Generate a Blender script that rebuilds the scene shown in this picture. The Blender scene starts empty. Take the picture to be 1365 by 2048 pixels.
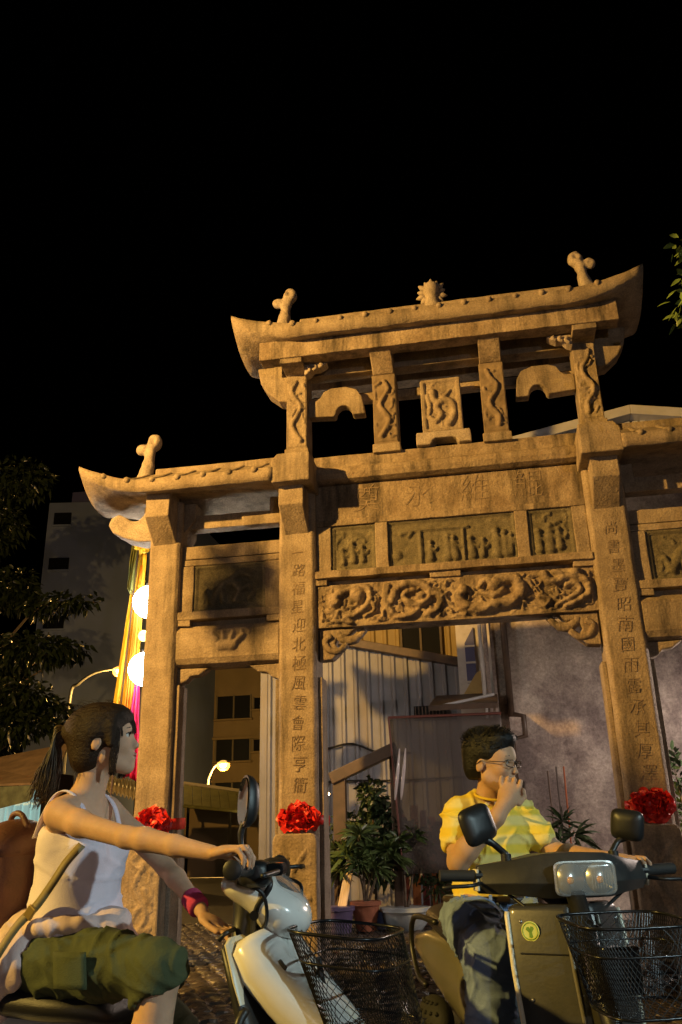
import bpy, bmesh, math, random
import numpy as np
from mathutils import Vector, Matrix, noise as mnoise
R = math.radians
random.seed(7); np.random.seed(7)
SC = bpy.context.scene
COL = SC.collection
# ------------------------------------------------------------------ camera, sky, exposure
cam_d = bpy.data.cameras.new('camera'); cam = bpy.data.objects.new('camera', cam_d); COL.objects.link(cam)
cam_d.sensor_fit = 'VERTICAL'; cam_d.sensor_height = 22.3; cam_d.lens = 22.3 * 1700 / 2048
cam_d.clip_start = 0.05; cam_d.clip_end = 400
def _cam():
    t, ro, y = R(21.12), R(-1.37), R(9.92)
    f = Vector((-math.sin(y)*math.cos(t), math.cos(y)*math.cos(t), math.sin(t)))
    r = Vector((math.cos(y), math.sin(y), 0)); u = r.cross(f)
    r2 = r*math.cos(ro) + u*math.sin(ro); u2 = u*math.cos(ro) - r*math.sin(ro)
    m = Matrix((r2, u2, -f)).transposed().to_4x4(); m.translation = (0, 0, 1.07)
    cam.matrix_world = m
_cam(); SC.camera = cam
w = bpy.data.worlds.new('World'); SC.world = w; w.use_nodes = True
nt = w.node_tree; bg = nt.nodes['Background']
sky = nt.nodes.new('ShaderNodeTexSky'); sky.sky_type = 'NISHITA'; sky.sun_disc = False
sky.sun_elevation = R(-6); sky.sun_rotation = R(200)
nt.links.new(sky.outputs[0], bg.inputs[0]); bg.inputs[1].default_value = 0.10
sun_d = bpy.data.lights.new('moon_light', 'SUN'); sun_d.energy = 0.006; sun_d.angle = R(3); sun_d.color = (.75, .85, 1)
sun = bpy.data.objects.new('moon_light', sun_d); COL.objects.link(sun); sun.rotation_euler = (R(50), 0, R(25))
SC.view_settings.view_transform = 'Standard'; SC.view_settings.look = 'None'
SC.view_settings.exposure = 0; SC.view_settings.gamma = 1
SC.render.engine = 'CYCLES'
cy = SC.cycles
cy.use_denoising = True; cy.max_bounces = 6; cy.diffuse_bounces = 3; cy.glossy_bounces = 3; cy.transmission_bounces = 6
cy.transparent_max_bounces = 12; cy.sample_clamp_indirect = 4; cy.use_adaptive_sampling = True; cy.adaptive_threshold = 0.02
SODIUM = (1.0, .53, .115); COOL = (.72, .97, 1.0); WARM = (1.0, .55, .13)

# ------------------------------------------------------------------ materials
MATS = {}
def mat(name, col, rough=.6, metal=0, var=.0, vscale=8, bump=0, bscale=60, col2=None, spec=.5, emit=None, estr=0,
        trans=0, alpha=1, stain=None, sscale=2.2, slo=.5, shi=.72, streak=False, coat=0, sss=0, stretch=None, bdist=.01, speck=0, spscale=70):
    if name in MATS: return MATS[name]
    m = bpy.data.materials.new(name); m.use_nodes = True; MATS[name] = m
    n, l = m.node_tree.nodes, m.node_tree.links
    b = n['Principled BSDF']
    b.inputs['Base Color'].default_value = (*col, 1); b.inputs['Roughness'].default_value = rough
    b.inputs['Metallic'].default_value = metal; b.inputs['Specular IOR Level'].default_value = spec
    b.inputs['Coat Weight'].default_value = coat; b.inputs['Alpha'].default_value = alpha
    b.inputs['Transmission Weight'].default_value = trans
    if sss:
        b.inputs['Subsurface Weight'].default_value = sss; b.inputs['Subsurface Radius'].default_value = (.02, .008, .004)
        b.inputs['Subsurface Scale'].default_value = .4
    if emit: b.inputs['Emission Color'].default_value = (*emit, 1); b.inputs['Emission Strength'].default_value = estr
    tc = n.new('ShaderNodeTexCoord'); src = tc.outputs['Object']
    if stretch:
        mp = n.new('ShaderNodeMapping'); mp.inputs['Scale'].default_value = stretch; l.new(src, mp.inputs[0]); src = mp.outputs[0]
    def nz(scale, detail=6, rgh=.6):
        t = n.new('ShaderNodeTexNoise'); t.inputs['Scale'].default_value = scale
        t.inputs['Detail'].default_value = detail; t.inputs['Roughness'].default_value = rgh
        l.new(src, t.inputs['Vector']); return t
    cur = None
    if var:
        t = nz(vscale); r = n.new('ShaderNodeValToRGB')
        c2 = col2 or tuple(c*(1-var) for c in col); c1 = col if col2 else tuple(min(1, c*(1+var)) for c in col)
        r.color_ramp.elements[0].position = .32; r.color_ramp.elements[1].position = .68
        r.color_ramp.elements[0].color = (*c2, 1); r.color_ramp.elements[1].color = (*c1, 1)
        l.new(t.outputs[0], r.inputs[0]); cur = r.outputs[0]
    if stain:
        s = n.new('ShaderNodeTexNoise'); s.inputs['Scale'].default_value = sscale; s.inputs['Detail'].default_value = 7
        s.inputs['Roughness'].default_value = .68
        if streak:
            mp = n.new('ShaderNodeMapping'); mp.inputs['Scale'].default_value = (1.6, 1.6, .22); l.new(tc.outputs['Object'], mp.inputs[0]); l.new(mp.outputs[0], s.inputs['Vector'])
        else: l.new(src, s.inputs['Vector'])
        r = n.new('ShaderNodeValToRGB'); r.color_ramp.elements[0].position = slo; r.color_ramp.elements[1].position = shi
        l.new(s.outputs[0], r.inputs[0])
        mx = n.new('ShaderNodeMix'); mx.data_type = 'RGBA'; l.new(r.outputs[0], mx.inputs[0])
        if cur: l.new(cur, mx.inputs[6])
        else: mx.inputs[6].default_value = (*col, 1)
        mx.inputs[7].default_value = (*stain, 1); cur = mx.outputs[2]
    if speck:
        t = nz(spscale, 3, .8); r = n.new('ShaderNodeValToRGB'); r.color_ramp.elements[0].position = .36; r.color_ramp.elements[1].position = .64
        r.color_ramp.elements[0].color = (1-speck,)*3+(1,); r.color_ramp.elements[1].color = (1+speck*.35,)*3+(1,); l.new(t.outputs[0], r.inputs[0])
        mx = n.new('ShaderNodeMix'); mx.data_type = 'RGBA'; mx.blend_type = 'MULTIPLY'; mx.inputs[0].default_value = 1
        if cur: l.new(cur, mx.inputs[6])
        else: mx.inputs[6].default_value = (*col, 1)
        l.new(r.outputs[0], mx.inputs[7]); cur = mx.outputs[2]
    if cur: l.new(cur, b.inputs['Base Color'])
    if bump:
        t = nz(bscale, 8, .65); bp = n.new('ShaderNodeBump'); bp.inputs['Strength'].default_value = bump
        bp.inputs['Distance'].default_value = bdist; l.new(t.outputs[0], bp.inputs['Height']); l.new(bp.outputs[0], b.inputs['Normal'])
    return m

# ------------------------------------------------------------------ mesh helpers
class MB:
    def __init__(s): s.v = []; s.f = []
    def add(s, vs, fs):
        o = len(s.v); s.v += [tuple(map(float, p)) for p in vs]; s.f += [tuple(i+o for i in f) for f in fs]; return s
    def box(s, x0, x1, y0, y1, z0, z1, M=None):
        v = [(x, y, z) for z in (z0, z1) for y in (y0, y1) for x in (x0, x1)]
        if M: v = [tuple(M @ Vector(p)) for p in v]
        return s.add(v, [(0, 2, 3, 1), (4, 5, 7, 6), (0, 1, 5, 4), (2, 6, 7, 3), (0, 4, 6, 2), (1, 3, 7, 5)])
    def prism(s, poly, a, b, axis='y', M=None):
        """poly: 2D outline, counter-clockwise; extruded from a to b along axis ('y': poly is x,z; 'x': poly is y,z; 'z': x,y)"""
        n = len(poly)
        def P(p, t): return {'y': (p[0], t, p[1]), 'x': (t, p[0], p[1]), 'z': (p[0], p[1], t)}[axis]
        v = [P(p, a) for p in poly] + [P(p, b) for p in poly]
        if M: v = [tuple(M @ Vector(p)) for p in v]
        f = [tuple(range(n)), tuple(range(2*n-1, n-1, -1))] + [(i, i+n, (i+1) % n+n, (i+1) % n) for i in range(n)]
        return s.add(v, f)
    def loft(s, rings, cap=True, closed=True):
        n = len(rings[0]); v = [p for r in rings for p in r]; f = []
        for k in range(len(rings)-1):
            for i in range(n if closed else n-1):
                j = (i+1) % n; f.append((k*n+i, k*n+j, (k+1)*n+j, (k+1)*n+i))
        if cap: f += [tuple(range(n-1, -1, -1)), tuple(range((len(rings)-1)*n, len(rings)*n))]
        return s.add(v, f)
    def tube(s, pts, r, n=8, cap=True, closed=False):
        pts = [Vector(p) for p in pts]; m = len(pts); rr = r if isinstance(r, (list, tuple)) else [r]*m
        rings = []; up = None
        for i, p in enumerate(pts):
            if closed: t = pts[(i+1) % m]-pts[i-1]
            else: t = pts[min(i+1, m-1)]-pts[max(i-1, 0)]
            t = t.normalized() if t.length > 1e-9 else Vector((0, 0, 1))
            if up is None: up = t.orthogonal().normalized()
            else:
                up = up-t*up.dot(t); up = up.normalized() if up.length > 1e-6 else t.orthogonal().normalized()
            w2 = t.cross(up)
            rings.append([p+(up*math.cos(2*math.pi*k/n)+w2*math.sin(2*math.pi*k/n))*rr[i] for k in range(n)])
        if closed:
            rings.append(rings[0]); return s.loft(rings, cap=False)
        return s.loft(rings, cap)
    def lathe(s, prof, c=(0, 0, 0), n=20, M=None):
        rings = []
        for r, z in prof:
            ring = [Vector((c[0]+r*math.cos(2*math.pi*k/n), c[1]+r*math.sin(2*math.pi*k/n), c[2]+z)) for k in range(n)]
            rings.append([M @ p for p in ring] if M else ring)
        return s.loft(rings)
    def ball(s, c, r, n=10, M=None):
        rr = r if isinstance(r, (tuple, list)) else (r, r, r)
        rings = []
        for i in range(n+1):
            a = -math.pi/2+math.pi*i/n; q = max(math.cos(a), .02)
            ring = [Vector((rr[0]*q*math.cos(2*math.pi*k/(2*n)), rr[1]*q*math.sin(2*math.pi*k/(2*n)), rr[2]*math.sin(a))) for k in range(2*n)]
            rings.append([(M @ p if M else p)+Vector(c) for p in ring])
        return s.loft(rings)
    def grid(s, P):
        """P[i][j] points"""
        a, b = len(P), len(P[0]); v = [p for r in P for p in r]
        return s.add(v, [(i*b+j, i*b+j+1, (i+1)*b+j+1, (i+1)*b+j) for i in range(a-1) for j in range(b-1)])
    def build(s, name, m, parent=None, smooth=False, bevel=0, seg=2, rough=0, rlen=.12, sub=0, solid=0, loc=None, rot=None, autos=None):
        me = bpy.data.meshes.new(name); me.from_pydata(s.v, [], s.f); me.validate()
        bm = bmesh.new(); bm.from_mesh(me)
        bmesh.ops.recalc_face_normals(bm, faces=bm.faces)
        if bevel and rough:
            bmesh.ops.bevel(bm, geom=[e for e in bm.edges if e.calc_face_angle(0) > .5], offset=bevel, segments=seg, affect='EDGES', profile=.5, clamp_overlap=True)
        if rough:
            for _ in range(6):
                lg = [e for e in bm.edges if e.calc_length() > rlen*1.6]
                if not lg: break
                bmesh.ops.subdivide_edges(bm, edges=lg, cuts=1, use_grid_fill=True)
            sd = Vector((random.random()*50, random.random()*50, 0))
            for v in bm.verts:
                q = v.co*6+sd
                v.co += Vector((mnoise.noise(q), mnoise.noise(q+Vector((9, 3, 1))), mnoise.noise(q+Vector((4, 7, 2)))))*rough
        bm.to_mesh(me); bm.free()
        o = bpy.data.objects.new(name, me); COL.objects.link(o)
        if m: me.materials.append(m)
        if parent: o.parent = parent
        if loc: o.location = loc
        if rot: o.rotation_euler = rot
        if smooth:
            me.polygons.foreach_set('use_smooth', [True]*len(me.polygons))
        if autos is not None:
            me.polygons.foreach_set('use_smooth', [True]*len(me.polygons)); me.set_sharp_from_angle(angle=R(autos))
        if bevel and not rough:
            b = o.modifiers.new('bevel', 'BEVEL'); b.width = bevel; b.segments = seg; b.limit_method = 'ANGLE'; b.angle_limit = R(35)
        if solid:
            q = o.modifiers.new('solid', 'SOLIDIFY'); q.thickness = solid; q.offset = 0
        if sub:
            q = o.modifiers.new('sub', 'SUBSURF'); q.levels = sub; q.render_levels = sub
        return o
def tag(o, label=None, cat=None, group=None, kind=None):
    if label: o['label'] = label
    if cat: o['category'] = cat
    if group: o['group'] = group
    if kind: o['kind'] = kind
    return o
def empty(name, loc=(0, 0, 0), rz=0, **k):
    o = bpy.data.objects.new(name, None); COL.objects.link(o); o.location = loc; o.rotation_euler = (0, 0, rz); o.empty_display_size = .1
    return tag(o, **k)
def clone(o, parent=None, mirror=False):
    c = o.copy(); COL.objects.link(c); c.parent = parent
    for ch in o.children: clone(ch, c)
    return c
def catmull(pts, n=6, closed=False):
    pts = [Vector(p) for p in pts]; m = len(pts); out = []
    rng = range(m) if closed else range(m-1)
    for i in rng:
        p1, p2 = pts[i], pts[(i+1) % m]
        p0 = pts[i-1] if (closed or i > 0) else p1*2-p2
        p3 = pts[(i+2) % m] if (closed or i < m-2) else p2*2-p1
        for k in range(n):
            t = k/n
            out.append(.5*((2*p1)+(p2-p0)*t+(2*p0-5*p1+4*p2-p3)*t*t+(3*p1-p0-3*p2+p3)*t**3))
    if not closed: out.append(pts[-1])
    return out
# relief: a carved heightfield slab in the x-z plane, facing -y
def seg_dist(X, Z, a, b):
    dx, dz = b[0]-a[0], b[1]-a[1]; L = dx*dx+dz*dz+1e-9
    t = np.clip(((X-a[0])*dx+(Z-a[1])*dz)/L, 0, 1)
    return np.hypot(X-a[0]-t*dx, Z-a[1]-t*dz), t
def relief(name, m, parent, x0, x1, z0, z1, yf, strokes, step=.016, nz=.006, border=0, bh=.02, loc=None, nseed=0):
    nx = max(4, int((x1-x0)/step)); nzn = max(4, int((z1-z0)/step))
    xs = np.linspace(x0, x1, nx+1); zs = np.linspace(z0, z1, nzn+1); X, Z = np.meshgrid(xs, zs)
    Hh = np.zeros_like(X)
    for st in strokes:
        pts, r0, r1, hgt = st[:4]
        if len(st) > 4 and st[4]: pts = [tuple(p)[:2] for p in catmull([(p[0], p[1], 0) for p in pts], 4)]
        n = max(1, len(pts)-1)
        if len(pts) == 1: pts = [pts[0], (pts[0][0]+1e-4, pts[0][1])]
        for i in range(n):
            d, t = seg_dist(X, Z, pts[i], pts[i+1]); s = (i+t)/n; r = r0+(r1-r0)*s
            q = np.clip(1-(d/r)**2, 0, None); Hh = np.maximum(Hh, hgt*np.sqrt(q)*(.5+.5*r/max(r0, r1)))
    rs = np.random.RandomState(nseed)
    for k in range(4):
        fx, fz, ph = rs.uniform(10, 60), rs.uniform(10, 60), rs.uniform(0, 6)
        Hh += nz*.5*np.sin(X*fx+np.sin(Z*fz*.6+ph)*2)*np.sin(Z*fz+ph+np.sin(X*fx*.4)*2)
    Hh += np.random.uniform(-.3, .3, Hh.shape)*nz
    if border:
        e = np.minimum(np.minimum(X-x0, x1-X), np.minimum(Z-z0, z1-Z)); Hh = np.where(e < border, bh, Hh)
    edge = (X <= x0+1e-6) | (X >= x1-1e-6) | (Z <= z0+1e-6) | (Z >= z1-1e-6)
    Y = yf-Hh; Y[edge & (border == 0)] = yf
    mb = MB(); mb.grid([[(X[j, i], Y[j, i], Z[j, i]) for j in range(nzn+1)] for i in range(nx+1)])
    return mb.build(name, m, parent, smooth=True, loc=loc)
# smooth-union distance-field mesher (bodies, heads, cloth): one continuous surface
def sdf_mesh(prims, h, pad=.03):
    lo = np.array([1e9]*3); hi = -lo
    for p in prims:
        if p[0] == 'cut' or p[0] == 'plane': continue
        a, rad = p[1], p[2]
        if p[0] == 'cap':
            for q, r_ in ((p[1], p[3]), (p[2], p[4])):
                lo = np.minimum(lo, np.array(q)-r_); hi = np.maximum(hi, np.array(q)+r_)
        elif p[0] == 'ell':
            rm = max(p[2]); lo = np.minimum(lo, np.array(p[1])-rm); hi = np.maximum(hi, np.array(p[1])+rm)
    lo -= pad; hi += pad
    n = np.ceil((hi-lo)/h).astype(int)+1
    ax = [lo[i]+h*np.arange(n[i]) for i in range(3)]
    D = np.full(n, 1.0, np.float32)
    for p in prims:
        kind = p[0]; k = p[-1]
        if kind == 'cap': plo = np.minimum(np.array(p[1])-p[3], np.array(p[2])-p[4]); phi = np.maximum(np.array(p[1])+p[3], np.array(p[2])+p[4])
        elif kind in ('ell', 'cut'): rm = max(p[2]); plo = np.array(p[1])-rm; phi = np.array(p[1])+rm
        else: plo, phi = lo, hi
        mg = k*1.5+3*h
        i0 = np.clip(((plo-mg-lo)/h).astype(int), 0, n-1); i1 = np.clip(((phi+mg-lo)/h).astype(int)+2, 1, n)
        if np.any(i1 <= i0): continue
        sl = tuple(slice(a, b) for a, b in zip(i0, i1))
        X, Y, Z = np.meshgrid(ax[0][sl[0]], ax[1][sl[1]], ax[2][sl[2]], indexing='ij')
        if kind == 'cap':
            a, b = np.array(p[1], float), np.array(p[2], float); d = b-a; L = d@d+1e-12
            t = np.clip(((X-a[0])*d[0]+(Y-a[1])*d[1]+(Z-a[2])*d[2])/L, 0, 1)
            dd = np.sqrt((X-a[0]-t*d[0])**2+(Y-a[1]-t*d[1])**2+(Z-a[2]-t*d[2])**2)-(p[3]+(p[4]-p[3])*t)
        elif kind in ('ell', 'cut'):
            Rm = np.array(p[3]) if p[3] is not None else np.eye(3)
            q = np.stack([X-p[1][0], Y-p[1][1], Z-p[1][2]], -1) @ Rm   # columns of Rm: local axes
            q0 = q/np.array(p[2]); k0 = np.sqrt((q0**2).sum(-1)); k1 = np.sqrt(((q0/np.array(p[2]))**2).sum(-1))+1e-9
            dd = k0*(k0-1)/k1
        elif kind == 'plane':
            nn = np.array(p[2], float); nn /= np.linalg.norm(nn); dd = (X-p[1][0])*nn[0]+(Y-p[1][1])*nn[1]+(Z-p[1][2])*nn[2]
        cur = D[sl]
        if kind in ('cap', 'ell'):
            if k > 0:
                hh = np.clip(.5+.5*(cur-dd)/k, 0, 1); D[sl] = cur*(1-hh)+dd*hh-k*hh*(1-hh)
            else: D[sl] = np.minimum(cur, dd)
        elif kind == 'cut':
            if k > 0:
                hh = np.clip(.5-.5*(cur+dd)/k, 0, 1); D[sl] = cur*(1-hh)+(-dd)*hh+k*hh*(1-hh)
            else: D[sl] = np.maximum(cur, -dd)
        else: D[sl] = np.maximum(cur, dd)      # keep the negative side of the plane
    return nets(D, lo, h)
def nets(D, lo, h):
    ins = D < 0
    c = np.zeros(tuple(np.array(D.shape)-1), int)
    for i in (0, 1):
        for j in (0, 1):
            for k in (0, 1): c += ins[i:D.shape[0]-1+i, j:D.shape[1]-1+j, k:D.shape[2]-1+k]
    act = (c > 0) & (c < 8); idx = np.argwhere(act); num = -np.ones(c.shape, int); num[tuple(idx.T)] = np.arange(len(idx))
    acc = np.zeros((len(idx), 3)); cnt = np.zeros(len(idx))
    for axi in range(3):
        for u in (0, 1):
            for v in (0, 1):
                o0 = [0, 0, 0]; o0[(axi+1) % 3] = u; o0[(axi+2) % 3] = v; o1 = list(o0); o1[axi] = 1
                a = D[idx[:, 0]+o0[0], idx[:, 1]+o0[1], idx[:, 2]+o0[2]]; b = D[idx[:, 0]+o1[0], idx[:, 1]+o1[1], idx[:, 2]+o1[2]]
                m = (a < 0) != (b < 0); t = a[m]/(a[m]-b[m]); p = np.tile(np.array(o0, float), (m.sum(), 1)); p[:, axi] = t
                acc[m] += p; cnt[m] += 1
    V = lo+h*(idx+acc/cnt[:, None])
    F = []
    for axi in range(3):
        b1, b2 = (axi+1) % 3, (axi+2) % 3
        s0 = [slice(None)]*3; s1 = [slice(None)]*3; s0[axi] = slice(0, -1); s1[axi] = slice(1, None)
        ch = ins[tuple(s0)] != ins[tuple(s1)]; e = np.argwhere(ch)
        e = e[(e[:, b1] > 0) & (e[:, b2] > 0) & (e[:, b1] < D.shape[b1]-1) & (e[:, b2] < D.shape[b2]-1)]
        fl = ins[tuple(s0)][tuple(e.T)]
        q = []
        for du, dv in ((1, 1), (0, 1), (0, 0), (1, 0)):
            g = e.copy(); g[:, b1] -= du; g[:, b2] -= dv; q.append(num[tuple(g.T)])
        q = np.stack(q, 1); q[~fl] = q[~fl][:, ::-1]; F.append(q)
    return V, np.concatenate(F)
def sdf_obj(name, prims, h, m, parent=None, smooth_iter=2, disp=None, loc=None, colors=None):
    V, F = sdf_mesh(prims, h)
    me = bpy.data.meshes.new(name); me.from_pydata(V.tolist(), [], F.tolist())
    bm = bmesh.new(); bm.from_mesh(me)
    for _ in range(smooth_iter): bmesh.ops.smooth_vert(bm, verts=bm.verts, factor=.5, use_axis_x=True, use_axis_y=True, use_axis_z=True)
    bm.normal_update()
    if disp:
        new = [v.co+v.normal*disp(v.co, v.normal) for v in bm.verts]
        for v, q in zip(bm.verts, new): v.co = q
    bm.to_mesh(me); bm.free()
    me.polygons.foreach_set('use_smooth', [True]*len(me.polygons))
    if m: me.materials.append(m)
    o = bpy.data.objects.new(name, me); COL.objects.link(o)
    if parent: o.parent = parent
    if loc: o.location = loc
    return o
def text(name, s, m, parent, loc, size, rot=(R(90), 0, 0), ext=.002, scale=(1, 1, 1), align='CENTER', shear=0, off=0):
    cu = bpy.data.curves.new(name, 'FONT'); cu.body = s; cu.size = size; cu.extrude = ext; cu.align_x = align; cu.align_y = 'CENTER'; cu.shear = shear; cu.offset = off
    t = bpy.data.objects.new(name+'_src', cu); COL.objects.link(t)
    dg = bpy.context.evaluated_depsgraph_get(); me = bpy.data.meshes.new_from_object(t.evaluated_get(dg))
    bpy.data.objects.remove(t); me.name = name; me.materials.clear(); me.materials.append(m)
    o = bpy.data.objects.new(name, me); COL.objects.link(o); o.parent = parent; o.location = loc; o.rotation_euler = rot; o.scale = scale
    return o
# ------------------------------------------------------------------ stone archway
STONE = mat('granite', (.40, .335, .265), .85, var=1, col2=(.25, .20, .15), vscale=5, bump=1.0, bscale=38, speck=.28, spscale=60, stain=(.10, .085, .07), sscale=2.6, slo=.50, shi=.70, streak=True, spec=.25, bdist=.012)
STONE2 = mat('granite_beam', (.42, .345, .265), .85, var=1, col2=(.23, .175, .125), vscale=4, bump=1.0, bscale=34, speck=.28, spscale=50, stain=(.085, .07, .055), sscale=3.0, slo=.47, shi=.66, streak=True, spec=.25, bdist=.014)
PALE = mat('pale_granite', (.40, .345, .30), .8, var=.2, vscale=9, bump=.8, bscale=45, speck=.4, stain=(.2, .17, .15), sscale=3, slo=.52, shi=.8, spec=.25)
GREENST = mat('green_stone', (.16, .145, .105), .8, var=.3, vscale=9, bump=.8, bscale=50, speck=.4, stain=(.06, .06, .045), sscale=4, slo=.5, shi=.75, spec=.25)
CARVE = mat('groove_shade_dirt', (.20, .155, .115), .95, var=.3, vscale=20, spec=.1)
CARVE2 = mat('worn_groove_shade_dirt', (.24, .19, .145), .95, var=.45, vscale=14, spec=.1)
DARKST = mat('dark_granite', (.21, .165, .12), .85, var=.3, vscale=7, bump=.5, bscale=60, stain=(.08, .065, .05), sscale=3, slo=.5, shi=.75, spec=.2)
G = empty('stone_archway', (-.345, 8.4, 0), label='weathered granite memorial archway with upturned roofs, carved beams and inscribed pillars', cat='archway')
def sbox(name, x0, x1, y0, y1, z0, z1, m=STONE, par=None, bevel=.008, rough=.006, rlen=.14):
    return MB().box(x0, x1, y0, y1, z0, z1).build(name, m, par or G, bevel=bevel, rough=rough, rlen=rlen)
PU = (-3.11, -1.615, 1.615, 3.11)
L_TXT = '一路福星迎北極風雲會際亨衢'
R_TXT = '尚書墨寶昭南國雨露承其厚澤'
def strokes_random(x0, x1, z0, z1, n, r=.02, h=.02, seed=1):
    rs = random.Random(seed); out = []
    for _ in range(n):
        a = (rs.uniform(x0, x1), rs.uniform(z0, z1)); an = rs.uniform(0, 6.28); pts = [a]
        for k in range(3):
            an += rs.uniform(-1.3, 1.3); q = pts[-1]
            pts.append((min(x1, max(x0, q[0]+math.cos(an)*r*3)), min(z1, max(z0, q[1]+math.sin(an)*r*3))))
        out.append((pts, r*rs.uniform(.6, 1.2), r*.4, h*rs.uniform(.6, 1.2), True))
    return out
def figure(x, z, s, h=.03):
    lean = random.uniform(-.2, .2)
    return [([(x, z), (x+lean*s*.3, z+s*.55)], s*.17, s*.11, h), ([(x+lean*s*.35, z+s*.74)], s*.12, s*.12, h*1.1),
            ([(x+lean*s*.2, z+s*.5), (x+s*.22, z+s*.35), (x+s*.3, z+s*.5)], s*.07, s*.05, h*.8), ([(x, z+s*.1), (x-s*.12, z-.02*s)], s*.1, s*.07, h*.8)]
for i, u in enumerate(PU):
    w2 = .18 if i in (0, 3) else .20
    sg = -1 if u < 0 else 1
    c = .035
    poly = [(u-w2+c, 0), (u+w2-c, 0), (u+w2, c), (u+w2, .38-c), (u+w2-c, .38), (u-w2+c, .38), (u-w2, .38-c), (u-w2, c)]
    p = MB().prism(poly, 0, 5.02 if i in (1, 2) else 4.66, 'z').build('pillar', STONE, G, bevel=.012, rough=.006, rlen=.16)
    # jambs on the lower part of the pillar flanks
    for s2 in (-1, 1):
        if (i == 0 and s2 == -1) or (i == 3 and s2 == 1): continue
        x0 = u+s2*(w2-.001); sbox('jamb', min(x0, x0+s2*.045), max(x0, x0+s2*.045), .07, .31, 0, 2.62, rough=.003)
    # inscription: raised strokes whose dark tone stands for groove shade and dirt
    if i in (1, 2):
        for k, ch in enumerate(L_TXT if i == 1 else R_TXT):
            z = 3.93-k*.197
            t = text('inscription', ch, CARVE if i == 1 else CARVE2, p, (u+.01+random.uniform(-.012, .012), -.0055, z), .165*random.uniform(.92, 1.05), rot=(R(90), R(random.uniform(-5, 5)), 0), ext=.001, scale=(.92, 1, 1), shear=.12, off=-.0018)
    # clamp slab (dado) at the foot, carved in front
    for back in (0, 1):
        w3 = w2+.012
        zt = 1.14
        pl = [(u-w3, 0), (u+w3, 0), (u+w3, zt-.07), (u+w3-.015, zt-.02), (u+w3-.05, zt), (u-w3+.05, zt), (u-w3+.015, zt-.02), (u-w3, zt-.07)]
        y0, y1 = ((-.14, -.002) if not back else (.382, .52))
        d = MB().prism(pl, y0, y1, 'y').build('clamp_stone', STONE, G, bevel=.016, rough=.006, rlen=.14)
        if not back:
            st = strokes_random(u-w3+.07, u+w3-.07, .62, 1.0, 9, .022, .02, seed=i*7+2)+strokes_random(u-w3+.07, u+w3-.07, .15, .6, 8, .03, .02, seed=i*7+3)
            st += [([(u-.12, .2), (u+.08, .45), (u-.06, .7), (u+.1, .98)], .03, .02, .024, True)]
            relief('carving', STONE, d, u-w3+.045, u+w3-.045, .1, 1.06, -.141, st, step=.016, nz=.003, nseed=i)
    # stepped base
    sbox('plinth', u-w2-.05, u+w2+.05, -.18, .57, 0, .06, rough=.008)
    # bracket arm under the eave: block with a sloping soffit
    bw = .135
    for s3 in (-1, 1):
        f = (lambda y: y) if s3 == -1 else (lambda y: .38-y)
        pr = [(f(.05), 4.12), (f(.05), 4.72), (f(-.27), 4.72), (f(-.27), 4.40), (f(-.005), 4.16)]
        MB().prism(pr if s3 == 1 else pr[::-1], u-bw, u+bw, 'x').build('bracket_arm', STONE, G, bevel=.012, rough=.005)
    # side arms along the beam direction
    for s2 in (-1, 1):
        x0 = u+s2*(w2-.01); x1 = u+s2*(w2+.13)
        pr = [(x0, 4.30), (x1, 4.46), (x1, 4.66), (x0, 4.66)]
        if i in (1, 2) and s2 == -sg: continue
        MB().prism(pr if s2 > 0 else pr[::-1], .1, .28, 'y').build('bracket_arm', STONE, G, bevel=.01, rough=.004)

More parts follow.
